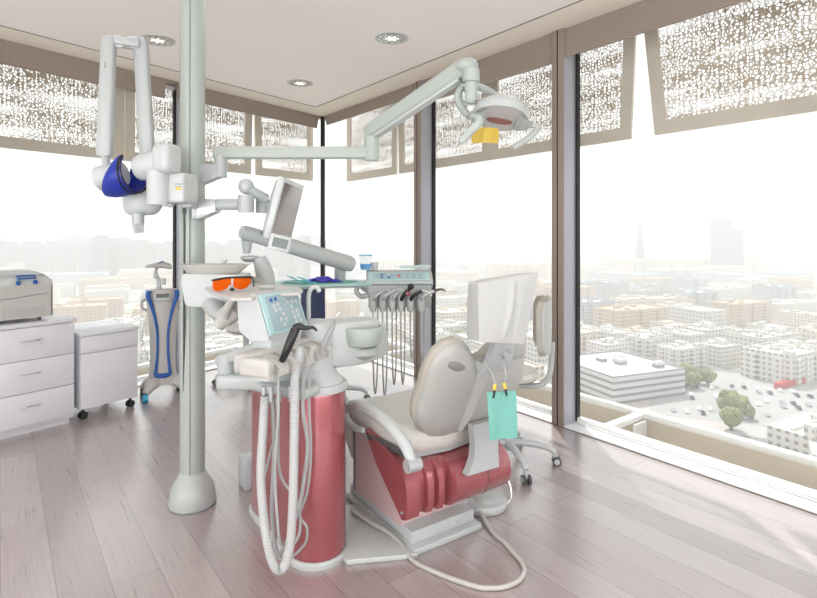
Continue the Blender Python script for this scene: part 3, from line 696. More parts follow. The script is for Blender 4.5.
o_ = build('sticker_text', bx, M_['ink'], t, world=True)
bx = B(); bx.box((c.x + .022, ZX - .034, c.z - .022), (.03, .003, .014), rz=R(-12)); build('sticker', bx, M_['label'], t, world=True)
A = W(101, 179, ZX + .05); Bq = W(179, 158, ZX - .02); dv = (Bq - A).normalized()
b = B(); b.tube([A - dv * .01, A, A + dv * .12], .07, n=28, smooth=False, radii=[.055, .066, .066]); build('arm_end', b, M_['white'], t, world=True)
b = B(); P0 = A + dv * .22; b.tube([P0, P0 + dv * .04, Bq - dv * .06], .074, n=28, smooth=False, radii=[.06, .07, .068]); build('horizontal_arm', b, M_['white'], t, world=True)
b = B(); c = W(167, 159, ZX - .03); b.box(c, (.105, .12, .148), .032, rz=R(-20), seg=4); build('arm_housing', b, M_['white'], t, world=True)
# blue collar: a wide cuff hanging round the arm
b = B(); ring = []
side = dv.cross(V((0, 0, 1))).normalized(); upv = side.cross(dv).normalized()
for k in range(17):
    a = -math.pi * (-.28 + 1.46 * k / 16)
    ring.append((math.cos(a), math.sin(a)))
C_ = A + dv * .085 - V((0, 0, .012))
b.rings([[C_ + dv * ((off * 1.35) * (.22 + .78 * (1 - sy_) / 2) + s0 + .035 * sy_) + side * cx_ * rr_ + upv * sy_ * rr_ for cx_, sy_ in ring] + [C_ + dv * ((off * 1.35) * (.22 + .78 * (1 - sy_) / 2) + s0 + .035 * sy_) + side * cx_ * (rr_ - .007) + upv * sy_ * (rr_ - .007) for cx_, sy_ in reversed(ring)] for off, s0, rr_ in ((-.065, .06, .088), (-.04, .06, .100), (.0, .06, .106), (.04, .06, .104), (.055, .06, .098))])
co = build('blue_collar', b, M_['blue'], t, world=True)
for off, s0 in ((.057, .06), (.038, .06)):
    b = B(); b.tube([C_ + dv * ((off * 1.35) * (.22 + .78 * (1 - sy_) / 2) + s0 + .035 * sy_) + side * cx_ * .105 + upv * sy_ * .105 for cx_, sy_ in ring], .0045, n=6, smooth=False); build('edge_binding', b, M_['black'], co, world=True)
# scissor arm (two tall struts joined at the top)
def strut(p, q, w0_, w1_, dep, m, nm='scissor_arm'):
    b = B(); d = (q - p); b.rings([[V((pp.x + sx * ww, pp.y + sy * dep, pp.z)) for sx, sy in ((-1, -.7), (-.8, -1), (.8, -1), (1, -.7), (1, .7), (.8, 1), (-.8, 1), (-1, .7))] for pp, ww in ((p, w0_ * .8), (p + d * .015, w0_), (q - d * .015, w1_), (q, w1_ * .8))])
    return build(nm, b, M_[m], t, world=True, ang=50)
strut(W(109, 36.5, 2.78), W(104.5, 156, 2.70), .033, .036, .022, 'grey'); strut(W(140.5, 38, 2.86), W(147.5, 158, 2.80), .035, .034, .022, 'grey')
b = B(); b.box(W(125, 43, 2.82), (.13, .08, .042), .008, rz=R(26)); b.cyl(W(117.5, 41, 2.775), W(117.5, 41, 2.825), .032, n=28); b.cyl(W(133, 42, 2.815), W(133, 42, 2.865), .032, n=28); build('top_link', b, M_['grey'], t, world=True)
b = B(); b.cyl(W(105.5, 152, 2.7), W(106, 168, 2.72), .022, .018, n=16); build('neck', b, M_['grey'], t, world=True)
b = B(); p = W(103.5, 65, 2.73); b.box(p, (.01, .006, .03), .003); build('indicator', b, M_['beige'], t, world=True)
# tube head
HX = W(143, 200, 2.92)
b = B(); b.rings([[V((HX.x + rx * math.cos(2 * math.pi * j / 28) + ox, HX.y + ry * math.sin(2 * math.pi * j / 28), HX.z + z)) for j in range(28)] for rx, ry, z, ox in ((.085, .06, .10, .0), (.102, .075, .085, .0), (.106, .08, .0, -.0), (.100, .078, -.04, -.002), (.085, .068, -.068, -.006), (.06, .05, -.082, -.01))])
hd = build('tube_head', b, M_['white'], t, world=True)
b = B(); b.cyl(HX + V((.08, 0, -.01)), HX + V((.16, 0, .02)), .03, n=16); b.cyl(HX + V((.135, -.02, -.0)), HX + V((.135, .02, .0)), .04, n=16); build('swivel', b, M_['grey'], t, world=True)
b = B(); p = W(138, 217, 2.86); b.cyl(p + V((0, 0, .02)), p - V((0, 0, .035)), .034, .03, n=20); b.cyl(p - V((0, 0, .035)), p - V((0, 0, .04)), .034, n=20); b.cyl(p - V((0, 0, .035)), p - V((-.006, 0, .085)), .034, .026, n=4); build('aiming_cone', b, M_['grey'], hd, world=True)
b = B(); b.tube([W(190, 201, 2.84), W(186, 203, 2.84), W(184.5, 212, 2.84), W(184.5, 240, 2.88), W(184, 330, 2.93), W(184, 420, 2.95)], .006, n=8); b.cyl(W(184.5, 201, 2.84), W(184.5, 214, 2.84), .012, .009, n=10); build('power_cable', b, M_['darkgrey'], t, world=True)

# ------------------------------------------------------------------ red equipment column with cuspidor
UC1 = V((-.43, 2.54, 0)); UD = V((-.58, .814, 0)).normalized(); UP = V((UD.y, -UD.x, 0))   # along, across(+ = towards chair)
t = thing('equipment_column', 'red metallic equipment column with white collar and spittoon, in front of the pole', 'dental unit', UC1)
def stad(r, L, z, e=0):
    pts = []
    for k in range(13): a = math.pi * k / 12; pts.append(UC1 + UP * (r * math.cos(a)) - UD * (r * math.sin(a)) + V((0, 0, z)))
    for k in range(13): a = math.pi * k / 12; pts.append(UC1 + UD * L - UP * (r * math.cos(a)) + UD * (r * math.sin(a)) + V((0, 0, z)))
    return pts
b = B(); b.rings([stad(.145, .5, 0), stad(.147, .5, .02), stad(.138, .5, .03)]); build('plinth', b, M_['white'], t, world=True)
b = B(); b.rings([stad(.131, .5, .03), stad(.133, .5, .04), stad(.133, .5, .765), stad(.131, .5, .775)]); cas = build('red_casing', b, M_['red'], t, world=True)
b = B()
for a in (R(52), R(-60)):
    d = -UD * math.cos(a) + UP * math.sin(a); p = UC1 + d * .1335; b.box((p.x, p.y, .4), (.002, .002, .73), rz=math.atan2(d.y, d.x))
build('panel_seam', b, M_['seam'], cas, world=True)
b = B(); b.rings([stad(.140, .5, .775), stad(.142, .5, .785), stad(.135, .48, .81)]); build('rim', b, M_['white'], t, world=True)
b = B(); b.lathe([(.02, .78), (.140, .78), (.138, .79), (.078, .87), (.074, .88), (.02, .88)], c=UC1, n=48); build('collar', b, M_['white'], t, world=True)
b = B(); b.lathe([(.02, .875), (.075, .875), (.076, 1.06), (.07, 1.085), (.05, 1.095), (.01, 1.095)], c=UC1, n=40); build('tower', b, M_['white'], t, world=True)
# spittoon body
T2 = UC1 + V((.11, .08, 0))
b = B()
def blob(cx, cy, z, rx, ry, rz=.6, n=28):
    c_, s_ = math.cos(rz), math.sin(rz); r = []
    for j in range(n):
        a = 2 * math.pi * j / n; x = rx * abs(math.cos(a)) ** .8 * math.copysign(1, math.cos(a)); y = ry * abs(math.sin(a)) ** .8 * math.copysign(1, math.sin(a)); r.append(V((cx + x * c_ - y * s_, cy + x * s_ + y * c_, z)))
    return r
b.rings([blob(-.30, 2.66, .865, .12, .07), blob(-.29, 2.67, .88, .19, .085), blob(-.29, 2.67, .93, .215, .092), blob(-.30, 2.665, 1.04, .205, .092), blob(-.32, 2.65, 1.075, .17, .08), blob(-.33, 2.64, 1.082, .12, .05)])
build('spittoon_body', b, M_['white'], t, world=True)
b = B(); bc = W(361.5, 335, 2.64); b.lathe([(.02, -.052), (.07, -.05), (.095, -.04), (.104, -.015), (.107, .04), (.104, .045), (.094, .045), (.088, .0), (.05, -.03), (.01, -.035)], c=bc, n=40); build('spittoon_bowl', b, M_['sage'], t, world=True)
b = B(); b.lathe([(.01, -.12), (.05, -.118), (.085, -.09), (.075, -.06), (.01, -.06)], c=bc + V((0, .02, 0)), n=32); build('bowl_drain', b, M_['grey'], t, world=True)
b = B(); b.tube([W(309, 330, 2.56), W(308.5, 305, 2.56), W(309, 294, 2.56), W(312, 288, 2.56), W(317, 287.5, 2.56), W(319.5, 292, 2.56)], .011, n=12); build('water_spout', b, M_['white'], t, world=True)
# bracket ring with hose couplings, in front of the collar
b = B(); q = WH(303, 389, .80)
b.box((-.545, 2.40, .815), (.30, .12, .05), .02, rz=R(-28), seg=3); b.cyl((-.60, 2.47, .84), (-.60, 2.47, .862), .07, n=28); build('hose_bracket', b, M_['grey'], t, world=True)
for px in (264, 271, 279, 291):
    b = B(); p = W(px, 391, 2.29 + (px - 264) * -.001); b.cyl(p + V((0, 0, .02)), p - V((0, 0, .045)), .012, .009, n=12); build('hose_coupling', b, M_['silver'], t, world=True)
b = B(); b.box((-.93, 3.22, .09), (.14, .12, .18), .012, rz=R(35)); build('floor_box', b, M_['white'], t, world=True)
# curved post and balanced arm to the instrument table
b = B(); b.tube([V((-.815, 2.98, .78)), V((-.815, 2.98, 1.05)), W(266, 284, 2.98), W(263, 268, 2.98), W(259, 258, 2.98)], .05, n=20, radii=[.05, .05, .05, .047, .035]); build('curved_post', b, M_['white'], t, world=True)
b = B(); p = W(250, 258, 2.98); b.lathe([(.005, -.024), (.03, -.022), (.052, -.002), (.052, .008), (.03, .014), (.005, .014)], c=p, n=28); build('post_joint', b, M_['grey'], t, world=True)

# ------------------------------------------------------------------ instrument table (right one)
TC = V((-.055, 3.5, 1.2)); tz = R(4)
t = thing('instrument_table', 'instrument table with six holders and a long tray under the sloping arm', 'instrument table', TC)
a0, a1 = W(243, 232, 2.95), W(350, 264, 3.42)
b = B(); b.cyl(W(247, 253, 2.98), W(247, 240, 2.96), .02, .03, n=16); build('arm_foot', b, M_['grey'], t, world=True)
b = B(); dd = (a1 - a0).normalized(); b.tube([a0 - dd * .01, a0 + dd * .02, a1 - dd * .02, a1 + dd * .01], .045, n=24, smooth=False, radii=[.034, .040, .052, .046]); build('balanced_arm', b, M_['grey'], t, world=True)
b = B(); b.cyl(W(340, 262, 3.42), W(340, 284, 3.46), .035, n=20); build('arm_post', b, M_['grey'], t, world=True)
b = B(); b.cyl(W(262, 232, 2.93), W(262, 234, 2.92), .004, n=8); build('screw', b, M_['darkgrey'], t, world=True)
def tb(px, py, Z=3.5): return W(px, py, Z)
def TX(x, y, z): return TC + V((x * math.cos(tz) - y * math.sin(tz), x * math.sin(tz) + y * math.cos(tz), z))
MT = frame(TC, (math.cos(tz), math.sin(tz), 0), (-math.sin(tz), math.cos(tz), 0))
zt = lambda py, Z=3.42: 1.5 - (py - HOR) / FPX * Z - TC.z
# console body: section y(back)/z extruded along x
sec = [(-.09, -.015), (-.085, .005), (-.02, .052), (.13, .06), (.15, .03), (.14, -.05), (-.06, -.05)]
b = B(); b.rings([[MT @ V((x * k, y, z)) for y, z in sec] for x, k in ((-.22, 1), (-.21, 1), (.185, 1), (.205, 1))]); build('console_body', b, M_['grey'], t, world=True)
b = B(); dn = V((0, -.585, .81)); M3 = MT @ Matrix.Translation((-.01, -.056, .0285)) @ Matrix.Rotation(math.atan2(.047, .065), 4, 'X')
b.box((0, 0, .0), (.39, .078, .006), .003, M=M3); pn = build('control_panel', b, M_['aqua'], t, world=True)
b = B(); b.box((-.0, 0, .004), (.33, .055, .003), M=M3); build('keypad', b, M_['panel'], pn, world=True)
rnd2 = random.Random(5)
b = B(); b.box((.0, 0, .0062), (.016, .016, .002), M=M3); build('red_button', b, mat('red_button', srgb(215, 70, 60), .4, noise=.05), pn, world=True)
for k in range(16):
    b = B(); x_ = -.15 + (k % 8) * .042 + (.012 if k % 8 > 3 else 0); b.cyl((x_, -.014 + (k // 8) * .026, .0055), (x_, -.014 + (k // 8) * .026, .0075), .008, n=10, M=M3); build('button', b, M_['blueplast' if k in (1, 2, 9) else 'aqua'], pn, world=True)
b = B(); b.rings([[MT @ V((x, y, z)) for y, z in ((-.082, -.02), (.02, -.02), (.02, -.17), (-.05, -.17), (-.082, -.12))] for x in (-.205, .195)]); build('holder_body', b, M_['grey'], t, world=True)
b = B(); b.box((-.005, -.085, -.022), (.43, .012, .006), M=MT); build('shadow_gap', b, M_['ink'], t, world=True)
HX6 = [-.175, -.115, -.055, .0, .06, .125]
for k, x in enumerate(HX6):
    b = B(); b.rings([[MT @ V((x + sx * w_, y, z)) for sx, y in ((-1, -.06), (-1, -.115), (-.5, -.135), (.5, -.135), (1, -.115), (1, -.06))] for z, w_ in ((-.075, .02), (-.10, .026), (-.15, .026), (-.185, .018))])
    hd = build('instrument_cradle', b, M_['grey'], t, world=True)
# side handle
b = B(); b.tube([TX(-.24, -.02, -.02), TX(-.27, -.03, -.03), TX(-.28, -.03, -.07), TX(-.25, -.03, -.10), TX(-.2, -.03, -.09)], .016, n=10); build('handle', b, M_['white'], t, world=True)
# long tray to the left
ty = TC.z - .008
def Q(px, py, h): return WH(px, py, h)
tp = [(-.87, 3.30), (-.80, 3.22), (-.55, 3.27), (-.24, 3.38), (-.20, 3.44), (-.20, 3.64), (-.3, 3.66), (-.80, 3.62), (-.88, 3.5)]
b = B(); b.prism(tp, .016, M=Matrix.Translation((0, 0, ty - .016)), bev=.005); build('tray_shelf', b, M_['aqua'], t, world=True)
b = B(); b.prism([(x * 1.0 + .0, y) for x, y in [(-.80, 3.26), (-.24, 3.41), (-.24, 3.62), (-.80, 3.59)]], .012, M=Matrix.Translation((0, 0, ty - .03)), bev=.003); build('shelf_underside', b, M_['grey'], t, world=True)
b = B(); b.tube([V((-.30, 3.5, ty - .02)), V((-.25, 3.5, ty - .05)), V((-.18, 3.5, ty - .03))], .03, n=12); build('shelf_joint', b, M_['white'], t, world=True)

def loop_hose(p0, p1, zmin, r, m, parent, n=8):
    """a hose hanging in a loop between two points"""
    mid = (p0 + p1) / 2
    pts = [p0, p0 + (V((p0.x, p0.y, zmin)) - p0) * .45, V((p0.x * .85 + p1.x * .15, p0.y * .85 + p1.y * .15, p0.z + (zmin - p0.z) * .82)), V((mid.x, mid.y, zmin)), V((p1.x * .85 + p0.x * .15, p1.y * .85 + p0.y * .15, p1.z + (zmin - p1.z) * .82)), p1 + (V((p1.x, p1.y, zmin)) - p1) * .45, p1]
    b = B(); b.tube(pts, r, n=n); return build('hose', b, m, parent, world=True)
six = [('short curved chrome syringe in the leftmost holder of the instrument table', 'silver', 'silver', .55, 395), ('slim bent silver handpiece in the second holder from the left', 'silver', 'silver', .7, 398),
       ('plain grey stubby handpiece in the third holder of the instrument table', 'grey', 'grey', .2, 386), ('black handpiece with red ring in the fourth holder of the instrument table', 'black', 'red', .5, 386),
       ('black and chrome angled handpiece in the fifth holder', 'black', 'chrome', .8, 360), ('silver handpiece with a long thin tip in the rightmost holder', 'silver', 'darkgrey', 1., 362)]
for k, x in enumerate(HX6):
    lab, m1, m2, lean, yb = six[k]
    p = TX(x, -.10, -.10)
    h = thing('handpiece', lab, 'handpiece', TX(x, -.10, -.2), 0, 'instruments on the right instrument table')
    top = TX(x + .03 + .05 * lean, -.155, -.055 + .02 * (k == 3))
    b = B(); b.tube([TX(x, -.10, -.19), TX(x, -.115, -.13), TX(x + .012, -.14, -.09), top], .013, n=12, radii=[.009, .013, .014, .010]); build('grip', b, M_[m1], h, world=True)
    if k == 3:
        b = B(); b.cyl(TX(x + .035, -.148, -.075), TX(x + .05, -.153, -.06), .016, n=14); build('red_ring', b, M_['red'], h, world=True)
        b = B(); b.ball(top + V((.005, 0, .008)), .02, n=14); build('head', b, M_['black'], h, world=True)
    else:
        b = B(); b.tube([top, top + V((.03 * lean + .01, -.01, .012 if k != 4 else -.005)), top + V((.05 * lean + .02, -.012, -.0 if k < 4 else -.03 + .03 * (k == 5)))], .006, n=8, radii=[.009, .007, .004]); build('tip', b, M_[m2], h, world=True)
    zl = 1.5 - (yb - HOR) / FPX * 3.4
    loop_hose(TX(x, -.10, -.19), TX(x + .03, -.02, -.16), zl, .0052, M_['hosegrey'], h)

# things lying on the tray and table
def at_tray(px, py, h): return WH(px, py, h)
tyS = ty + .0005
b = B(); rr_ = random.Random(2)
b.prism([(-.79, 3.33), (-.62, 3.27), (-.40, 3.36), (-.33, 3.5), (-.45, 3.58), (-.77, 3.56)], .004, M=Matrix.Translation((0, 0, tyS))); o = build('tray_napkin', b, M_['teal']); tag(o, 'mint napkin spread on the long tray under the purple gloves', 'napkin')
# glove heap
b = B(); gx, gy = -.545, 3.42
for k in range(110):
    a = rr_.uniform(0, 6.28); d = rr_.uniform(0, 1) ** .6; hx = gx + .115 * d * math.cos(a); hy = gy + .06 * d * math.sin(a)
    b.ball((hx, hy, tyS + .008 + .036 * (1 - d) * rr_.uniform(.3, 1)), rr_.uniform(.006, .013), (rr_.uniform(.8, 2.2), rr_.uniform(.7, 1.4), rr_.uniform(.4, .8)), n=8, rot=Matrix.Rotation(rr_.uniform(0, 3), 4, 'Z') @ Matrix.Rotation(rr_.uniform(-.6, .6), 4, 'X'))
o = build('disposable_gloves', b, M_['purple']); tag(o, 'crumpled purple gloves heaped on the long tray', 'gloves')
for k, (xa, ya, xb, yb_, za, lab) in enumerate(((287, 276, 303, 284, .045, 'upper cyan plastic tip leaning out over the left end of the long tray'), (290, 281, 316, 283, .03, 'long cyan plastic tip lying in front of the purple gloves'),
        (284, 284, 303, 290, .01, 'lowest cyan plastic tip at the front left corner of the long tray'), (297, 277, 312, 283, .04, 'short cyan plastic tip beside the purple gloves'))):
    pa = W(xa, ya, 3.36); pb = W(xb, yb_, 3.3); pb.z = max(pb.z, tyS + .006); pa.z = max(pa.z, tyS + .012)
    b = B(); b.tube([pa, (pa + pb) / 2 + V((0, 0, .004)), pb], .004, n=8, radii=[.0032, .005, .0055]); o = build('suction_tip', b, M_['aqua' if k == 2 else 'tip']); tag(o, lab, 'suction tip')
# cup with blue liquid
cp = TX(-.195, .05, .061); cp = V((W(365.5, 0, 3.56).x, 3.56, TC.z + .062))
t = thing('plastic_cup', 'clear plastic cup half filled with blue liquid on the instrument table', 'cup', cp)
b = B(); b.lathe([(.001, 0), (.032, 0), (.034, .003), (.044, .10), (.046, .102), (.0425, .1), (.031, .004), (.001, .004)], n=28); build('cup', b, M_['plasclear'], t)
b = B(); b.lathe([(.001, .005), (.0325, .005), (.0365, .042), (.001, .042)], n=28); build('blue_liquid', b, M_['liquid'], t)
b = B(); b.lathe([(.044, .096), (.047, .096), (.047, .102), (.044, .102)], n=28); build('rim', b, M_['cyanplast'], t)
jp = V((W(374.5, 0, 3.58).x, 3.58, TC.z + .062)); t = thing('small_jar', 'small white jar right of the blue liquid cup', 'jar', jp)
b = B(); b.lathe([(.001, 0), (.022, 0), (.023, .03), (.001, .03)], n=20); build('jar', b, M_['grey'], t); b = B(); b.lathe([(.001, .03), (.025, .03), (.025, .046), (.02, .05), (.001, .05)], n=20); build('lid', b, M_['white'], t)
p = V((.02, 3.58, TC.z + .062)); t = thing('clear_tray', 'shallow clear plastic tray with aqua items on top of the instrument console', 'tray', p)
b = B(); b.rings([[V((x * k, y * k, z)) for x, y in ((-.13, -.045), (.13, -.045), (.13, .045), (-.13, .045))] for k, z in ((.82, 0), (1, .028), (1.02, .03), (.97, .027), (.80, .004))]); build('tray', b, M_['plasclear'], t)
for k in range(3):
    b = B(); b.tube([V((-.08 + k * .03, -.02 + k * .02, .02)), V((.0 + k * .04, 0, .018)), V((.07 + k * .02, .01, .03))], .006, n=8); build('aqua_insert', b, M_['aqua'], t)

# ------------------------------------------------------------------ dentist's delivery console (front)
DK = V((-.62, 2.2, 0)); DRZ = R(-22.97)
t = thing('dentist_console', 'tilted keypad console with beige tray and handpiece cradles, in front of the red column', 'dental console', DK, DRZ)
body = [(-.10, 1.225), (-.02, 1.255), (.0, 1.25), (.058, 1.085), (.058, 1.07), (-.03, 1.06), (-.09, 1.10)]
b = B(); b.rings([[V((x, y, z)) for x, z in body] for y in (-.0, .012, .262, .272)]); build('console_housing', b, M_['white'], t)
ang = math.atan2(.165, .058)
MP = frame((.032, .137, 1.168), (0, 1, 0), (-.332, 0, .943))       # x = along, y = up the face, z = out
MPs = 1 if MP.to_3x3().col[2].x > 0 else -1
b = B(); b.box((0, 0, .003 * MPs), (.265, .172, .010), .004, M=MP); bz = build('aqua_bezel', b, M_['aqua'], t)
b = B(); b.box((.006, 0, .008 * MPs), (.222, .150, .006), .002, M=MP); kp = build('keypad', b, M_['panel'], t)
keys = [(-.075, .055, 1), (-.045, .057, 1), (-.068, .03, 0), (-.04, .033, 0), (-.062, .01, 0), (-.034, .012, 0), (.02, .055, 0), (.045, .06, 0), (.075, .055, 0), (.03, .035, 0), (.062, .035, 0), (.09, .033, 0), (.05, .012, 2),
        (-.02, -.012, 0), (-.045, -.032, 0), (-.01, -.035, 0), (-.03, -.055, 0), (.05, -.012, 0), (.078, -.01, 0), (.052, -.035, 0), (.082, -.032, 0), (.055, -.056, 0), (.09, -.055, 0)]
for x, y, c in keys:
    b = B(); b.lathe([(.006, .010), (.0095, .010), (.0095, .0128), (.006, .0128)] if c == 0 else [(.001, .010), (.009, .010), (.009, .0128), (.001, .0128)], c=(0, 0, 0), n=14, M=MP @ Matrix.Translation((x, y, 0)) @ Matrix.Diagonal((1, 1, MPs, 1)))
    build('button', b, M_[('white', 'blueplast', 'aqua')[c]], kp)
b = B(); b.box((.0, .14, 1.035), (.10, .22, .07), .012); build('console_neck', b, M_['white'], t)
b = B(); b.box((.01, .12, .992), (.10, .44, .072), .016, seg=3); build('cradle_bar', b, M_['beige'], t)
SL = [-.075, .02, .115, .205, .29]
for k, y in enumerate(SL):
    for sy in (-1, 1):
        yy = y + sy * .031
        b = B(); b.rings([[V((x, yy + s_ * .0155, z + dz)) for s_ in (-1, 1)] + [V((x, yy + s_ * .0155, z + dz + hh)) for s_ in (1, -1)] for x, z, dz, hh in ((.04, .955, 0, .065), (.10, .95, 0, .06), (.145, .945, 0, .045), (.155, .948, 0, .03))])
        build('cradle', b, M_['beige'], t)
b = B(); b.box((.085, -.105, .988), (.14, .05, .07), .014, seg=3); build('end_block', b, M_['beige'], t)
b = B(); b.tube([V((.12, -.085, 1.0)), V((.10, -.075, 1.01)), V((.09, -.07, .99))], .012, n=12); build('empty_socket', b, M_['silver'], t)
# beige tray plate
tz1 = 1.245
pts = [Q(205, 287, tz1), Q(210, 290.5, tz1), Q(231, 298, tz1), Q(252, 297.5, tz1), Q(262, 294, tz1), Q(300, 292.5, tz1), Q(303, 289.5, tz1), Q(300, 287, tz1), Q(262, 282.5, tz1), Q(235, 281.8, tz1)]
b = B(); b.prism([(p.x, p.y) for p in pts], .014, M=Matrix.Translation((0, 0, tz1 - .014)), bev=.004); build('tray_plate', b, M_['beige'], t, world=True)
b = B(); b.tube([W(233, 299, 2.33), W(228, 307, 2.36), W(226, 316, 2.42)], .022, n=14, radii=[.016, .018, .02]); build('tray_strut', b, M_['beige'], t, world=True)
pA, pB = W(238, 308, 2.42), W(224, 318, 2.5)
b = B(); b.cyl(W(240, 306, 2.42), W(226, 317, 2.48), .046, .046, n=28); b.cyl(W(228, 316, 2.48), W(219, 325, 2.5), .03, n=22); build('swivel_knob', b, M_['beige'], t, world=True)
# lower supporting arm
b = B(); p, q = W(222, 361, 2.5), W(268, 344, 2.32)
d = (q - p).normalized(); sd = d.cross(V((0, 0, 1))).normalized(); MM = frame(p, d, sd)
b.box(((q - p).length / 2, 0, 0), ((q - p).length + .04, .06, .055), .018, M=MM, seg=3); build('upper_arm', b, M_['grey'], t, world=True)
b = B(); c = W(226, 366, 2.47); b.cyl(c - V((0, 0, .075)), c + V((0, 0, .045)), .036, .036, n=24); b.ball(c + V((0, 0, .045)), .036, (1, 1, .5), n=20); build('elbow', b, M_['grey'], t, world=True)
b = B(); c1_ = W(219, 381, 2.46); c2_ = W(282, 381, 2.44); c_ = (c1_ + c2_) / 2; b.box(c_, ((c2_ - c1_).length, .085, .07), .018, seg=3); build('lower_arm', b, M_['grey'], t, world=True)
# ------------------------------------------------------------------ handpieces on the console and their hanging hoses
def hp(label, yloc, grip, gm, rads, hosepts, hr, hm, tip=None, tipm=None, tiprad=None, ribs=False):
    l = thing('handpiece', label, 'handpiece', grip[0] - V((0, 0, .02)), 0, None)
    b = B(); b.tube(grip, .01, n=14, radii=rads); build('grip', b, M_[gm], l, world=True)
    if tip: b = B(); b.tube(tip, .006, n=10, radii=tiprad); build('tip', b, M_[tipm], l, world=True)
    b = B()
    if ribs:
        # corrugated hose
        P = [V(p) for p in hosepts]; Qp = []
        for i in range(len(P) - 1):
            p0, p1, p2, p3 = P[max(i - 1, 0)], P[i], P[i + 1], P[min(i + 2, len(P) - 1)]
            for k in range(24):
                u = k / 24; Qp.append(.5 * ((2 * p1) + (p2 - p0) * u + (2 * p0 - 5 * p1 + 4 * p2 - p3) * u * u + (3 * p1 - p0 - 3 * p2 + p3) * u ** 3))
        Qp.append(P[-1]); b.tube(Qp, hr, n=14, smooth=False, radii=[hr * (1.0 if i % 2 else .88) for i in range(len(Qp))])
    else: b.tube(hosepts, hr, n=10)
    build('hose', b, M_[hm], l, world=True); return l
hp('black angled curing handpiece standing in the console cradle with a bent tip', 0, [W(281, 363, 2.14), W(286, 352, 2.13), W(291, 340, 2.13), W(295.5, 329, 2.14)], 'black', [.011, .016, .018, .019],
   [W(281, 362, 2.15), W(278.5, 375, 2.14), W(278, 420, 2.15), W(275, 470, 2.2), W(277.5, 520, 2.22), W(281, 545, 2.24), W(290, 548, 2.26), W(300, 530, 2.3), W(296, 500, 2.32), W(279.5, 470, 2.33), W(279, 400, 2.3)], .0062, 'hosegrey',
   [W(295, 329, 2.14), W(299, 326.5, 2.14), W(306, 328, 2.13), W(313, 327.5, 2.12), W(317, 331, 2.12)], 'black', [.019, .015, .009, .006, .004])
hp('white stubby suction handle with the thick corrugated hose', 0, [W(299, 362, 2.22), W(299, 355, 2.22), W(300.5, 346, 2.22)], 'grey', [.018, .02, .014],
   [W(298, 360, 2.23), W(295, 376, 2.2), W(294.5, 410, 2.2), W(294, 450, 2.2), W(293, 500, 2.2), W(290, 545, 2.2), W(283, 568, 2.2), W(274, 565, 2.2), W(266, 535, 2.22), W(261, 480, 2.24), W(263, 430, 2.26), W(265, 396, 2.28)], .0195, 'hosewhite', ribs=True)
hp('small cream suction handle right of the thick corrugated hose', 0, [W(309, 361, 2.3), W(311, 353, 2.29), W(313.5, 347, 2.28)], 'beige', [.013, .015, .011],
   [W(308.5, 360, 2.3), W(304, 375, 2.28), W(303, 410, 2.28), W(307.5, 445, 2.28), W(304, 480, 2.28), W(298.5, 508, 2.28), W(285, 545, 2.28), W(277, 553, 2.28), W(272, 510, 2.3), W(274, 450, 2.31), W(272, 398, 2.29)], .0085, 'hosegrey')
hp('slim grey syringe with a bright metal nozzle, rightmost on the console', 0, [W(320, 355, 2.36), W(324, 344, 2.35), W(329, 334, 2.34), W(334, 324, 2.33)], 'hosegrey', [.011, .015, .012, .009],
   [W(319, 355, 2.36), W(310.5, 372, 2.34), W(309, 405, 2.32), W(311, 450, 2.32), W(307.5, 490, 2.32), W(300, 515, 2.32), W(307, 528, 2.32), W(304, 545, 2.32), W(285, 560, 2.3), W(272, 545, 2.32), W(262, 500, 2.33), W(270, 455, 2.33), W(277, 430, 2.33), W(276, 398, 2.3)], .0058, 'hosegrey',
   [W(334, 324, 2.33), W(337, 316, 2.32), W(339.5, 312, 2.32)], 'chrome', [.006, .004, .003])
# ------------------------------------------------------------------ white cassette box behind the tray, dish on top
BC = W(217, 286.5, 2.76)
t = thing('instrument_box', 'rounded white box just in front of the pole, behind the orange glasses', 'box', BC - V((0, 0, .1)))
b = B(); b.rings([[V((BC.x + sx * w_, BC.y + sy * .085 - sx * .035, BC.z + z)) for sx, sy in ((-1, -.8), (-.93, -1), (.93, -1), (1, -.8), (1, .8), (.93, 1), (-.93, 1), (-1, .8))] for w_, z in ((.135, -.095), (.15, -.085), (.172, .02), (.165, .06), (.155, .068))]); build('box_body', b, M_['white'], t, world=True)
b = B(); c = W(210, 308, 2.7); b.tube([W(212, 304, 2.72), W(219, 312, 2.62), W(226, 318, 2.52)], .05, n=16, radii=[.05, .045, .03]); build('support_neck', b, M_['grey'], t, world=True)
b = B(); c = W(252, 288, 2.88); b.box((c.x, c.y, c.z - .01), (.10, .05, .14), .03, seg=4); build('side_wing', b, M_['rim'], t, world=True)
dc = V((BC.x - .015, BC.y, BC.z + .0685)); t = thing('dish', 'shallow oval white dish with small items on the white box', 'dish', dc)
b = B(); b.lathe([(.001, 0), (.13, 0), (.165, .03), (.18, .046), (.168, .044), (.12, .012), (.001, .010)], n=40, sy=.52); build('dish', b, M_['beige'], t)
for k, (x, y) in enumerate(((-.06, .0), (.0, .02), (.04, -.02))):
    b = B(); b.ball((x, y, .016), .022, (1.5, .8, .5), n=12); build('gauze', b, M_['paper'], t)
b = B(); b.tube([V((.07, -.02, .022)), V((.09, .0, .026)), V((.11, -.01, .022))], .006, n=8); build('green_clip', b, M_['green'], t)
p = W(223, 262, 2.78); b = B(); b.tube([V((p.x - .012, p.y + .02, dc.z + .02)), V((p.x - .004, p.y + .02, dc.z + .05)), V((p.x + .01, p.y + .02, dc.z + .066))], .009, n=8, radii=[.006, .009, .011]); build('spoon_tip', b, M_['white'], t, world=True)
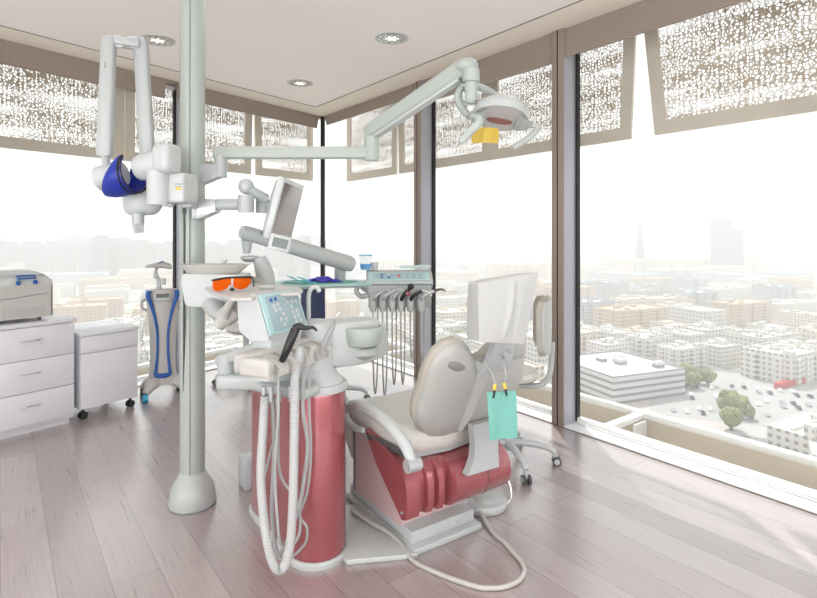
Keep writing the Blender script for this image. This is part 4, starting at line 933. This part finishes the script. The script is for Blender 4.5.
# small white box on the tray
p = Q(266, 289, tz1); t = thing('folded_wipe', 'small folded white wipe on the beige tray behind the keypad', 'wipe', p)
b = B(); b.box((0, 0, .009), (.075, .05, .018), .006, rz=.3, seg=3); build('wipe', b, M_['paper'], t)
# ------------------------------------------------------------------ orange safety glasses
gp = V((W(232, 0, 2.40).x, 2.40, tz1 + .002))
t = thing('safety_glasses', 'orange-lensed safety glasses with black brow bar on the beige tray', 'glasses', gp)
def arc(u, y0=0.):   # curve along the front of the glasses
    return V((-.088 + .176 * u, y0 - .05 * math.sin(math.pi * u) ** .8, 0))
for (u0, u1) in ((.03, .57), (.62, .98)):
    n = 12; up_ = []; lo = []
    for k in range(n + 1):
        u = u0 + (u1 - u0) * k / n; v = k / n; p = arc(u); drop = .032 + .012 * math.sin(math.pi * min(1, v * 1.1)) - (.010 if v > .9 or v < .06 else 0)
        zt_ = .044 + .016 * math.sin(u * 2.2)
        up_.append(p + V((0, 0, zt_))); lo.append(p + V((0, -.004, max(.002, zt_ - drop - .006))))
    b = B(); q_ = V((0, .0025, 0))
    b.rings([[a_, b_, b_ + q_, a_ + q_] for a_, b_ in zip(up_, lo)]); build('orange_lens', b, M_['orange'], t)
b = B(); b.tube([arc(u) + V((0, -.002, .047 + .017 * math.sin(u * 2.2))) for u in (0, .15, .3, .45, .6, .75, .9, 1)], .0045, n=8); build('brow_bar', b, M_['black'], t)
b = B(); p = arc(.6); b.ball(p + V((0, -.004, .012)), .008, (1.4, .8, 1), n=10); build('nose_pad', b, M_['black'], t)
for u, e in ((0, V((.035, .09, .0))), (1, V((-.02, .10, 0)))):
    p = arc(u); b = B(); b.tube([p + V((0, 0, .047 + .014 * u)), p + V((e.x * .2, .04, .04)), p + e + V((0, 0, .01))], .0032, n=6); build('temple', b, M_['black'], t)

# ------------------------------------------------------------------ dental chair
CH = V((.2, 2.62, 0)); CRZ = R(34.4)
t = thing('dental_chair', 'reclined dental chair with cream seat, grey back shell and dusty red metallic base', 'dental chair', CH, CRZ)
b = B(); b.box((0, .34, .016), (.42, .68, .032), .006); build('floor_plate', b, M_['white'], t)
b = B(); b.box((.0, .35, .062), (.39, .62, .062), .01); b.box((.08, .036, .06), (.006, .004, .02)); build('base_plate', b, M_['white'], t)
b = B(); b.prism([(-.50, .12), (-.205, -.02), (-.2, .55), (-.48, .60)], .026, bev=.006); build('connecting_plate', b, M_['white'], t)
b = B(); b.rings([[V((x, y, z)) for x, y in ((-.2, y0), (.2, y0), (.2, y1), (-.2, y1))] for y0, y1, z in ((.13, .575, .08), (.12, .585, .10), (.10, .60, .40), (.10, .60, .46))]); build('lift_housing', b, M_['pink'], t)
b = B(); b.box((-.2, .592, .27), (.012, .01, .38)); build('housing_edge', b, M_['ink'], t)
# red side and back
prof = [(.30, .525), (.20, .40), (.11, .325), (.02, .255), (-.03, .215), (-.065, .225), (-.075, .27), (-.072, .36), (-.055, .415), (-.02, .445), (.05, .47)]
b = B(); b.rings([[V((x, y, z)) for y, z in prof] for x in (-.302, -.292, -.23)]); build('red_side_panel', b, M_['red'], t)
b = B(); b.rings([[V((x, y * s_ + .0, z)) for y, z in prof] for x, s_ in ((.23, 1), (.292, 1), (.302, 1))]); build('red_side_panel', b, M_['red'], t)
b = B()
xs = []; x = -.23
sects = [(-.23, .62), (-.19, .62), (-.185, .95), (-.155, .98), (-.15, .66), (-.13, .66), (-.125, 1.0), (-.095, 1.02), (-.09, .70), (-.06, .70)]
rp = [(.10, .32), (.02, .25), (-.03, .215), (-.065, .225), (-.078, .27), (-.078, .36), (-.06, .41), (-.02, .44), (.10, .45)]
b.rings([[V((x, (y if y > 0 else y * s_), z)) for y, z in rp] for x, s_ in sects]); build('red_ribbed_cover', b, M_['red'], t, ang=30)
drum = []
for k in range(14):
    a = R(-70 - k * 17); drum.append((-.035 + .085 * math.cos(a), .325 + .10 * math.sin(a)))
drum = [(.10, .24)] + [( -.03 + .1 * math.cos(R(a)), .325 + .108 * math.sin(R(a))) for a in (-80, -100, -120, -140, -160, -180, -200, -220, -240, -258)] + [(.10, .445)]
b = B(); b.rings([[V((x, y + dy, z)) for y, z in drum] for x, dy in ((-.065, .02), (-.06, 0), (.285, 0), (.30, .012))]); dr = build('red_drum_cover', b, M_['red'], t)
b = B(); b.rings([[V((x, -.03 + (y + .03) * 1.012, .325 + (z - .325) * 1.01)) for y, z in drum] for x in (.135, .139)]); build('drum_seam', b, M_['seam'], dr)
b = B(); b.cyl((-.303, -.04, .25), (-.31, -.04, .25), .006, n=12); b.cyl((-.303, .28, .49), (-.31, .28, .49), .006, n=12); build('screw', b, M_['silver'], t)
# seat
def seat_out(k, z, y0=-.02, y1=.585, dish=0):
    pts = []
    for (x, y) in ((-.16, 0), (-.21, .02), (-.25, .08), (-.268, .18), (-.272, .32), (-.265, .45), (-.25, .54), (-.22, .585), (-.15, .6), (0, .6), (.15, .6), (.22, .585), (.25, .54), (.265, .45), (.272, .32), (.268, .18), (.25, .08), (.21, .02), (.16, 0), (0, -.02)):
        pts.append(V((x * k, .29 + (y - .29) * k, z + (dish * (abs(x) / .27) ** 2))))
    return pts
b = B(); b.rings([seat_out(.90, .455), seat_out(.96, .47), seat_out(.985, .50), seat_out(1.0, .53, dish=0), seat_out(.985, .56, dish=.006), seat_out(.93, .575, dish=.016), seat_out(.80, .575, dish=.014), seat_out(.5, .568, dish=.02), seat_out(.15, .566)])
se = build('seat', b, M_['cream'], t, ang=60)
b = B(); b.rings([seat_out(.88, .44), seat_out(.93, .447), seat_out(.94, .465)]); build('seat_shell', b, M_['grey'], t)
b = B(); b.rings([[V((x, y, z)) for x, y, z in ((-w_, y, z) , (w_, y, z), (w_, y + .05, z + .01), (-w_, y + .05, z + .01))] for w_, y, z in ((.22, .56, .53), (.23, .60, .50), (.22, .62, .34), (.18, .62, .22), (.15, .61, .19))]); build('leg_rest', b, M_['cream'], t, ang=60)
# armrest loop
b = B(); ap = [(-.32, -.147, .50), (-.325, -.10, .572), (-.33, .02, .627), (-.33, .18, .655), (-.33, .337, .638), (-.33, .444, .590), (-.325, .455, .537), (-.32, .38, .513), (-.31, .30, .52)]
b.tube(ap, .028, n=16, radii=[.022, .026, .029, .030, .030, .026, .021, .018, .013]); ar = build('armrest', b, M_['white'], t, ang=70)
b = B(); b.cyl((-.352, -.145, .505), (-.285, -.145, .505), .029, n=24); b.cyl((-.358, -.145, .505), (-.355, -.145, .505), .018, n=18); build('pivot', b, M_['silver'], ar)
b = B(); b.tube([V((-.3, .26, .50)), V((-.27, .10, .49)), V((-.27, -.12, .49))], .014, n=8); build('arm_rail', b, M_['darkgrey'], t)
# backrest
incl = R(26)
MB_ = Matrix.Translation((0, .035, .555)) @ Matrix.Rotation(incl, 4, 'X')     # local x = across, z = up the back, y = front(+)/rear(-)
half = [(0, -.03), (.10, -.03), (.18, -.005), (.24, .055), (.288, .125), (.305, .19), (.31, .25), (.305, .32), (.309, .38), (.303, .44), (.283, .50), (.243, .537), (.18, .55), (.13, .53), (.08, .485), (.04, .435), (0, .42)]
outl = [(x, z) for x, z in half] + [(-x, z) for x, z in reversed(half[1:-1])]
def bk(k, y, zc=.24, dz=0): return [MB_ @ V((.04 + x * k, y, zc + (z - zc) * k + dz)) for x, z in outl]
b = B(); b.rings([bk(.6, .035), bk(.90, .034), bk(.965, .022), bk(.99, .0), bk(.99, -.014), bk(.965, -.026)]); build('back_cushion', b, M_['rim'], t, ang=60)
b = B(); b.rings([bk(.955, -.022), bk(.95, -.034), bk(.925, -.046), bk(.87, -.056), bk(.76, -.066), bk(.5, -.078), bk(.2, -.082)]); sh = build('back_shell', b, M_['shell'], t, ang=50)
b = B(); b.ball((0, 0, 0), 1, (.062, .012, .022), n=24, M=MB_ @ Matrix.Translation((-.13, -.066, .435)) @ Matrix.Rotation(R(22), 4, 'Y'))
if 0: b.rings([[MB_ @ V((-.10 + cx_ * .075 * k, y, .415 - cx_ * .03 + sz * .026 * k)) for cx_, sz in [(math.cos(R(a)), math.sin(R(a)) if math.sin(R(a)) > -.2 else math.sin(R(a)) * .9) for a in range(0, 360, 18)]] for k, y in ((1.0, -.060), (1.03, -.073), (.96, -.075), (.80, -.069))]); pass
build('painted_grip_recess', b, M_['recess_shade'], sh)  # solid lens on the shell; its colour carries the hollow's shade
# spine cover
b = B(); b.rings([[MB_ @ V((x, y, z)) for x, y in ((x0, -.04), (x0 + .045, y0), (x1 - .03, y0), (x1, -.04))] for x0, x1, y0, z in ((-.01, .27, -.080, .03), (-.02, .29, -.112, .16), (-.02, .30, -.120, .34), (-.03, .29, -.095, .44))]); build('spine_cover', b, M_['shell'], t, ang=30)
# silver support between drum and back
b = B(); b.rings([[V((x, y, z)) for x, y in ((x0, y0), (x1, y0 - .01), (x1, y0 + .03), (x0, y0 + .04))] for x0, x1, y0, z in ((-.02, .17, -.155, .385), (.005, .175, -.15, .41), (.03, .175, -.145, .45), (.04, .18, -.14, .51), (.035, .19, -.14, .56), (.02, .19, -.15, .61))]); build('back_bracket', b, M_['silver'], t, ang=60)
# headrest support and headrest
b = B(); b.rings([[MB_ @ V((x, y, z)) for x, y in ((x0, y0), (x1, y0), (x1, y0 + .03), (x0, y0 + .03))] for x0, x1, y0, z in ((-.01, .15, -.112, .40), (-.005, .15, -.118, .44), (.02, .15, -.10, .53), (.04, .14, -.07, .60))]); ns = build('headrest_stem', b, M_['silver'], t)
b = B(); b.cyl(MB_ @ V((.10, -.10, .50)), MB_ @ V((.10, -.135, .50)), .02, n=18); build('lock_knob', b, M_['grey'], ns)
b = B(); M4 = MB_ @ Matrix.Translation((.085, -.02, .66)) @ Matrix.Rotation(R(-18), 4, 'X')
b.box((0, 0, 0), (.25, .06, .2), .03, M=M4, seg=4); build('headrest_pad', b, M_['cream'], t, ang=60)
# paper cover over the headrest
hc = (WM[t.name] @ M4).translation
t2 = thing('headrest_cover', 'white fabric cover pulled over the chair headrest, upper right corner flaring', 'headrest cover', hc - V((0, 0, .13)), 0)
b = B()
cs = [W(479, 342, 2.27), W(524, 344, 2.43), W(538.5, 272.5, 2.44), W(478, 283, 2.24)]     # BL BR TR TL of the rear face
def face(u, v, off):
    p = cs[0].lerp(cs[1], u).lerp(cs[3].lerp(cs[2], u), v)
    nrm_ = V((.565, -.825, .0))
    bulge = .018 * math.sin(math.pi * u) * math.sin(math.pi * v) ** .5
    crease = .014 * math.exp(-((u - .52 - .1 * (v - .5)) / .035) ** 2) * math.sin(math.pi * min(1, v * 1.05)) - .010 * math.exp(-((u - .66 + .1 * (v - .5)) / .04) ** 2) * math.sin(math.pi * v)
    return p + nrm_ * (bulge + crease if off > 0 else -bulge) - nrm_ * (0 if off > 0 else .13 * min(1, 6 * u * (1 - u) + .15) * (1 if v < .95 else .55))
NU, NV = 28, 16
rg = []
for j in range(NV + 1):
    v = j / NV; rg.append([face(i / NU, v, 1) for i in range(NU + 1)] + [face(1 - i / NU, v, -1) for i in range(1, NU)])
b.rings(rg, cap=False)
vr = [b.bm.verts.new(face(i / NU, 1, 1)) for i in range(NU + 1)] + [b.bm.verts.new(face(1 - i / NU, 1, -1)) for i in range(1, NU)]; b.bm.faces.new(vr)
bmesh.ops.remove_doubles(b.bm, verts=b.bm.verts, dist=.0005)
build('cover', b, M_['paper'], t2, world=True, ang=80)
# bib with clips
t3 = thing('bib', 'folded mint green patient bib hanging from a clip chain behind the chair back', 'bib', W(501, 440, 2.33))
ZB_ = 2.24
b = B(); c4 = [W(487, 392, ZB_), W(514.5, 390.5, ZB_ + .03), W(516, 437, ZB_ + .03), W(489, 440, ZB_)]
def bibp(u, v, o): return c4[0].lerp(c4[1], u).lerp(c4[3].lerp(c4[2], u), v) + V((.565, -.825, 0)) * (o + .004 * math.sin(u * 7 + v * 2))
for o0, o1, du in ((0, .003, 0), (.004, .007, -.03)):
    rg = []
    for j in range(9):
        v = j / 8; rg.append([bibp(i / 8 + du * (1 if i == 0 else 0), v, o1) for i in range(9)] + [bibp(1 - i / 8 + du * (1 if i == 8 else 0), v, o0) for i in range(9)])
    b.rings(rg)
build('cloth', b, M_['teal'], t3, world=True, ang=70)
for pts, c_ in (([(484.5, 361), (486, 366), (491, 372), (494, 379), (495, 384)], (495, 384, 493.5, 396)), ([(505, 357), (504, 366), (506, 374), (504, 384)], (504, 383, 507, 394))):
    b = B(); b.tube([WM['dental_chair'] @ MB_ @ V((.0 if pts[0][0] < 490 else .125, -.10, .47))] + [W(x, y, ZB_ + .01) for i, (x, y) in enumerate(pts)], .0018, n=6); build('chain', b, M_['silver'], t3, world=True)
    b = B(); b.cyl(W(c_[0], c_[1], ZB_ + .0), W(c_[0] + (c_[2] - c_[0]) * .4, c_[1] + 6, ZB_ - .004), .0075, .0065, n=10); build('brass_clip', b, M_['yellow'], t3, world=True)
    b = B(); b.cyl(W(c_[0] + (c_[2] - c_[0]) * .4, c_[1] + 6, ZB_ - .004), W(c_[2], c_[3] + 2, ZB_ - .006), .006, .004, n=8); build('clip_jaw', b, M_['black'], t3, world=True)

# ------------------------------------------------------------------ foot control and cable
fc = WH(487, 508, 0)
t = thing('foot_control', 'white foot pedal with a chrome hoop on the floor behind the red drum', 'foot pedal', fc)
b = B(); b.prism([(.12 * math.cos(R(a)) * (1 if abs(math.cos(R(a))) > .5 else .95), .095 * math.sin(R(a))) for a in range(0, 360, 20)], .045, M=Matrix.Rotation(.5, 4, 'Z'), bev=.012); build('pedal_base', b, M_['white'], t)
b = B(); b.ball((0, .01, .045), .075, (1, .8, .35), n=20); build('pedal_disc', b, M_['grey'], t)
b = B(); b.tube([V((.095, -.03, .03)), V((.13, .0, .05)), V((.13, .03, .12)), V((.09, .06, .17)), V((.04, .08, .17)), V((.0, .09, .06))], .006, n=10); build('chrome_hoop', b, M_['chrome'], t)
cp_ = [(479.6, 514), (493.5, 532.6), (505, 543), (514, 553.5), (522, 563), (524, 572), (518, 581), (504, 587), (490, 588), (476, 586.5), (444.8, 576), (413.5, 561), (399.6, 546), (385, 536), (371.7, 529), (352, 516)]
pts = [V((WH(x, y, .011).x, WH(x, y, .011).y, .011)) for x, y in cp_]
pts[0].z = .03; 
for i in (-3, -2, -1): pts[i].z = .040
pts[-4].z = .03
b = B(); b.tube(pts, .0105, n=12); build('cable', b, M_['beige'], t, world=True)

# ------------------------------------------------------------------ stools
def stool(name, label, cen, sh_, rot, seat_m, back_dir, back_m, caster_m='darkgrey', arms5=True, br=.31, rim='rim'):
    t = thing(name, label, 'stool', cen, 0, None)
    b = B(); b.cyl((0, 0, .09), (0, 0, .15), .035, .03, n=18); b.cyl((0, 0, .14), (0, 0, sh_ - .06), .026, n=18); b.cyl((0, 0, .3), (0, 0, sh_ - .06), .032, n=18); build('post', b, M_['white'], t)
    for k in range(5):
        a = rot + k * 2 * math.pi / 5; d = V((math.cos(a), math.sin(a), 0))
        b = B(); b.tube([d * .02 + V((0, 0, .13)), d * .12 + V((0, 0, .135)), d * (br * .8) + V((0, 0, .115)), d * br + V((0, 0, .082))], .02, n=12, radii=[.024, .023, .019, .016]); lg = build('leg', b, M_['white'], t)
        pr_ = V((-d.y, d.x, 0)); c = d * br
        for s_ in (-1, 1):
            b = B(); q = c + pr_ * s_ * .017 + V((0, 0, .0285)) + d * .008; b.cyl(q - pr_ * .008, q + pr_ * .008, .0285, n=20); wh = build('caster_wheel', b, M_[caster_m], lg)
            b = B(); b.cyl(q + pr_ * s_ * .007, q + pr_ * s_ * .0105, .018, n=16); build('wheel_hub', b, M_['silver'], lg)
        b = B(); b.box(c + V((0, 0, .055)), (.03, .02, .05), .006, rz=a); build('caster_fork', b, M_['grey'], lg)
    b = B(); b.lathe([(.01, -.06), (.12, -.055), (.19, -.035), (.2, -.01), (.19, .015), (.15, .025), (.01, .02)], c=(0, 0, sh_), n=36); build('seat', b, M_[seat_m], t)
    b = B(); b.lathe([(.01, -.075), (.13, -.07), (.185, -.045), (.15, -.04), (.01, -.05)], c=(0, 0, sh_), n=36); build('seat_pan', b, M_['grey'], t)
    bd = V(back_dir).normalized(); sd = V((-bd.y, bd.x, 0))
    b = B(); b.tube([V((0, 0, sh_ - .08)), bd * .18 + V((0, 0, sh_ - .09)), bd * .27 + V((0, 0, sh_ - .02)), bd * .29 + V((0, 0, sh_ + .2))], .018, n=12); build('back_support', b, M_['grey'], t)
    def bs(u, v, off):
        ww = (.19 - .04 * v) * u; return bd * (.25 + off - .06 * u * u) + sd * ww + V((0, 0, sh_ + .14 + .36 * v - .03 * u * u * v))
    def bplate(nm, m, o0, o1, k=1.):
        b = B(); rg = []
        for j in range(9):
            v = j / 8; kk = k * (1 if 0 < j < 8 else .86); rg.append([bs((i / 5 - 1) * kk, v * k + (1 - k) / 2, o0) for i in range(11)] + [bs((1 - i / 5) * kk, v * k + (1 - k) / 2, o1) for i in range(11)])
        b.rings(rg); return build(nm, b, M_[m], t, ang=60)
    bplate('back_pad', back_m, -.012, .022); bplate('back_shell', 'grey', .022, .032, .97)
    return t
SC = V((.646, 3.54, 0)); a0_ = math.atan2(3.5 - 3.54, .957 - .646)
stool('dentist_stool', 'white five-legged stool with taupe backrest behind the dental chair, by the window', SC, .60, a0_, 'cream', (.9, -.15, 0), 'rim')
b2 = V((W(332, 0, 4.75).x, 4.75, 0)); stool('dentist_stool', 'stool with navy blue backrest behind the spittoon tower', b2, .56, .3, 'navy', (-.75, .3, 0), 'navy')
b3 = V((W(246, 0, 5.55).x, 5.55, 0)); stool('dentist_stool', 'low pale stool by the left window, seen under the orange glasses', b3, .55, .1, 'cream', (-.2, 1, 0), 'cream')

# ------------------------------------------------------------------ cabinets along the left window
def cab_frame(px, Z0): pass
F0 = V((-2.65, 4.28, 0)); UL = LD                      # running toward the left, away from the corner
CM = frame(F0, UL, -LN) if False else None
def CP(u, d, z): return F0 + UL * u + LN * d + V((0, 0, z))        # u along the front to the left, d depth toward the window
def cbox(b, u0, u1, d0, d1, z0, z1, bev=0.):
    M = frame(CP((u0 + u1) / 2, (d0 + d1) / 2, (z0 + z1) / 2), UL, LN); b.box((0, 0, 0), (abs(u1 - u0), abs(d1 - d0), abs(z1 - z0)), bev, M=M); return b
def bowhandle(u0, u1, z, parent, m='chrome'):
    b = B(); b.tube([CP(u0, .0, z), CP(u0 + .015, -.02, z + .002), CP((u0 + u1) / 2, -.03, z + .004), CP(u1 - .015, -.02, z + .002), CP(u1, 0, z)], .005, n=8); build('handle', b, M_[m], parent, world=True)
t = thing('drawer_cabinet', 'white three-drawer cabinet under the sterilizer at the left picture edge', 'cabinet', CP(.6, .28, 0))
b = B(); cbox(b, 0, 1.3, .02, .56, .045, .805, .002); cbox(b, .02, 1.28, .05, .55, 0, .05); build('carcass', b, M_['laminate'], t, world=True)
b = B(); cbox(b, -.012, 1.32, -.012, .575, .806, .834, .003); build('worktop', b, M_['laminate'], t, world=True)
for k, (z0, z1) in enumerate(((.075, .310), (.315, .555), (.560, .800))):
    for u0, u1 in ((.004, .62), (.626, 1.29)):
        b = B(); cbox(b, u0, u1, 0, .02, z0, z1, .002); dd_ = build('drawer', b, M_['laminate'], t, world=True)
        mid = (u0 + u1) / 2 if u0 > .3 else .30
        bowhandle(mid - .065, mid + .065, (z0 + z1) / 2 + .02, dd_)
t = thing('mobile_pedestal', 'white two-drawer pedestal on black casters, right of the drawer cabinet', 'cabinet', CP(-.27, .3, 0))
b = B(); cbox(b, -.50, -.045, .02, .55, .085, .675, .002); build('carcass', b, M_['laminate'], t, world=True)
b = B(); cbox(b, -.51, -.035, -.01, .57, .675, .70, .003); build('top', b, M_['laminate'], t, world=True)
b = B(); cbox(b, -.50, -.045, 0, .018, .535, .67, .002); build('drawer', b, M_['laminate'], t, world=True)
b = B(); cbox(b, -.50, -.045, 0, .018, .09, .53, .002); build('drawer', b, M_['laminate'], t, world=True)
for u, d in ((-.08, .05), (-.46, .05), (-.08, .5), (-.46, .5)):
    b = B(); c = CP(u, d, .03); n_ = (LN + UL * .3).normalized()
    for s_ in (-.014, .014): b.cyl(c + n_ * (s_ - .009), c + n_ * (s_ + .009), .03, n=16)
    b.cyl(c, c + V((0, 0, .056)), .012, n=10); build('caster', b, M_['black'], t, world=True)
# sterilizer
t = thing('sterilizer', 'cream rounded sterilizer with blue latch on the drawer cabinet', 'sterilizer', CP(.55, .25, .836))
def sr(u0, u1, d0, d1, z, ch=.12): return [CP(u0, d0, z), CP(u1 - ch, d0, z), CP(u1, d0 + ch * .7, z), CP(u1, d1, z), CP(u0, d1, z)]
b = B(); b.rings([sr(.14, .98, .07, .50, .862, .0001 + .18), sr(.135, .985, .065, .505, .87, .18), sr(.135, .985, .06, .505, 1.12, .18)]); build('body', b, M_['beige'], t, world=True, ang=25)
b = B(); b.rings([sr(.135, .985, .062, .505, 1.10, .18), sr(.135, .985, .06, .505, 1.14, .18), sr(.18, .97, .10, .48, 1.19, .18), sr(.24, .92, .18, .42, 1.218, .15)]); build('lid', b, M_['white'], t, world=True, ang=50)
b = B(); b.tube([CP(u, .058, 1.045 - .03 * math.sin(3.14 * (u - .17) / .8)) for u in (.17, .25, .35, .45, .6, .8)], .002, n=6); build('lid_seam', b, M_['ink'], t, world=True)
b = B(); b.tube([CP(.30, .055, 1.165), CP(.30, .04, 1.14), CP(.30, .05, 1.12)], .012, n=8); 
b = B(); b.tube([CP(.25, .08, 1.185), CP(.25, .052, 1.165), CP(.37, .052, 1.165), CP(.37, .08, 1.185), CP(.25, .08, 1.185)], .006, n=8, smooth=False); hh_ = build('latch_bar', b, M_['blueplast'], t, world=True)
for u in (.255, .365):
    b = B(); b.ball(CP(u, .05, 1.135), .017, (1, 1, 1.1), n=14); build('latch_button', b, M_['blueplast'], t, world=True)
b = B()
for r_ in range(4):
    for c_ in range(18): q = CP(.19 + c_ * .0155, .064, .885 + r_ * .018); b.box(q, (.005, .004, .006))
build('vent_holes', b, M_['ink'], t, world=True)
b = B()
for r_ in range(5): cbox(b, .50, .80, .058, .064, .885 + r_ * .013, .890 + r_ * .013)
build('vent_slots', b, M_['ink'], t, world=True)
b = B(); cbox(b, .136, .142, .055, .07, .87, 1.11); build('door_edge', b, M_['darkgrey'], t, world=True)
for u, d in ((.21, .11), (.21, .45), (.9, .11), (.9, .45)):
    b = B(); b.cyl(CP(u, d, .834), CP(u, d, .864), .014, n=12); build('foot', b, M_['darkgrey'], t, world=True)

# ------------------------------------------------------------------ whitening lamp on wheels
LC = V((-2.27, 4.98, 0))
t = thing('whitening_lamp', 'cream hourglass-bodied lamp trolley with blue outline, by the left window', 'lamp trolley', LC)
dirn = V((-.41, .91, 0)).normalized()           # away from the camera
sx_ = V((.91, .41, 0)).normalized()
def LP(x, y, z): return LC + sx_ * x + dirn * y + V((0, 0, z))
sec_ = [(.155, .12), (.15, .13), (.125, .17), (.112, .25), (.108, .40), (.112, .58), (.125, .75), (.138, .86), (.142, .93), (.135, .985), (.12, .99)]
b = B(); b.rings([[LP(w_ * cx_ * (abs(cx_) ** -.3 if abs(cx_) > .01 else 1), .09 * sy_, z) for cx_, sy_ in [(math.cos(R(a)), math.sin(R(a))) for a in range(0, 360, 15)]] for w_, z in sec_]); build('body', b, M_['beige'], t, world=True, ang=60)
ol = []
for sgn_, zz in ((-1, None), (1, None)): pass
left = [(-.115, .99), (-.12, .94), (-.095, .86), (-.065, .74), (-.045, .60), (-.045, .42), (-.058, .27), (-.06, .23)]
fpts = [LP(x, -.094, z) for x, z in left] + [LP(-.03, -.096, .215), LP(.03, -.096, .215)] + [LP(-x, -.094, z) for x, z in reversed(left)]
b = B(); b.tube(fpts, .011, n=10, radii=[.022, .022, .016, .012, .011, .011, .013, .018, .022, .022, .018, .013, .011, .011, .012, .016, .022, .022]); build('blue_outline', b, M_['blueplast'], t, world=True)
b = B(); M5 = frame(LP(0, -.088, .935), sx_, (dirn * .5 + V((0, 0, .86)))); b.box((0, 0, 0), (.13, .09, .02), .006, M=M5); dp = build('display_housing', b, M_['white'], t, world=True)
s5 = 1 if (M5.to_3x3().col[2].dot(dirn) < 0) else -1
b = B(); b.box((0, .006, .011 * s5), (.105, .055, .003), M=M5); build('display', b, M_['lcd'], dp, world=True)
b = B(); b.tube([LP(-.10, -.02, .90), LP(-.16, -.02, .90), LP(-.175, -.02, .86), LP(-.165, -.02, .82), LP(-.11, -.02, .80)], .014, n=10); build('side_handle', b, M_['beige'], t, world=True)
b = B(); b.tube([LP(.10, -.02, .90), LP(.15, -.02, .87), LP(.15, -.02, .82), LP(.11, -.02, .80)], .014, n=10); build('side_handle', b, M_['beige'], t, world=True)
b = B(); b.tube([LP(-.11, 0, .78), LP(-.17, 0, .6), LP(-.15, 0, .45), LP(-.10, 0, .3)], .003, n=6); build('cable', b, M_['white'], t, world=True)
for k, (x, y) in enumerate(((-.14, -.13), (.19, -.06), (-.17, .12), (.14, .14))):
    b = B(); b.tube([LP(x * .3, y * .3, .16), LP(x * .7, y * .7, .125), LP(x, y, .075)], .04, n=12, radii=[.055, .045, .03]); lg = build('leg', b, M_['beige'], t, world=True)
    b = B(); c = LP(x, y, .035); b.cyl(c - sx_ * .022, c + sx_ * .022, .035, n=20); build('caster', b, M_['cyanplast' if k == 0 else 'darkgrey'], lg, world=True)
b = B(); b.cyl(LP(-.035, 0, .98), LP(-.04, 0, 1.10), .016, n=14); b.box(LP(-.03, -.0, 1.03), (.035, .04, .10), .01); b.ball(LP(-.055, 0, 1.11), .026, n=14); b.cyl(LP(.0, .0, 1.03), LP(.0, .0, 1.09), .028, n=14); b.tube([LP(-.045, 0, 1.11), LP(-.06, -.02, 1.15), LP(-.05, -.03, 1.19)], .015, n=10); build('jointed_neck', b, M_['white'], t, world=True)
b = B(); b.rings([[LP(x, -.03 + w_ * cy_, z + h_ * cz_) for cy_, cz_ in [(math.cos(R(a)), math.sin(R(a))) for a in range(0, 360, 20)]] for x, w_, h_, z in ((-.145, .012, .006, 1.205), (-.12, .035, .014, 1.208), (-.06, .055, .024, 1.215), (.0, .062, .030, 1.215), (.06, .058, .028, 1.20), (.075, .05, .022, 1.195))]); lh = build('lamp_head', b, M_['beige'], t, world=True)
b = B(); b.tube([LP(-.045, -.075, 1.225), LP(-.02, -.055, 1.243), LP(.01, -.04, 1.247)], .006, n=6); build('blue_stripe', b, M_['blueplast'], lh, world=True)

# ------------------------------------------------------------------ recessed ceiling lights
glow = bpy.data.materials.new('downlight_reflector_glow'); glow.use_nodes = True
gb = glow.node_tree.nodes['Principled BSDF']; gb.inputs['Base Color'].default_value = (.8, .8, .75, 1); gb.inputs['Emission Color'].default_value = (1, .96, .88, 1); gb.inputs['Emission Strength'].default_value = 1.1
for k, (x, y, lab) in enumerate(((-.135, 4.40, 'recessed round downlight nearest the operating lamp'), (-1.15, 5.71, 'recessed round downlight nearest the room corner'), (-2.07, 4.445, 'recessed round downlight left of the pole, above the folded arm'))):
    t = thing('ceiling_downlight', lab, 'downlight', (x, y, CEIL), 0, 'recessed ceiling downlights')
    b = B(); b.lathe([(.112, -.004), (.135, -.006), (.137, 0), (.112, .0)], n=40); build('trim_ring', b, M_['white'], t)
    b = B(); b.lathe([(.112, -.002), (.06, -.001), (.058, -.003), (.112, -.006)], n=40); build('reflector', b, M_['chrome'], t)
    b = B(); b.lathe([(.02, -.007), (.058, -.004), (.058, -.001), (.02, -.001)], n=24)
    for q in range(6): b.box((.045 * math.cos(q * 1.05), .045 * math.sin(q * 1.05), -.006), (.02, .012, .006), .002, rz=q * 1.05)
    build('bulb', b, glow, t)
    b = B()
    for q in range(10): b.box((.088 * math.cos(q * .628), .088 * math.sin(q * .628), -.0065), (.03, .008, .002), rz=q * .628 + .5)
    build('louver', b, M_['darkgrey'], t)
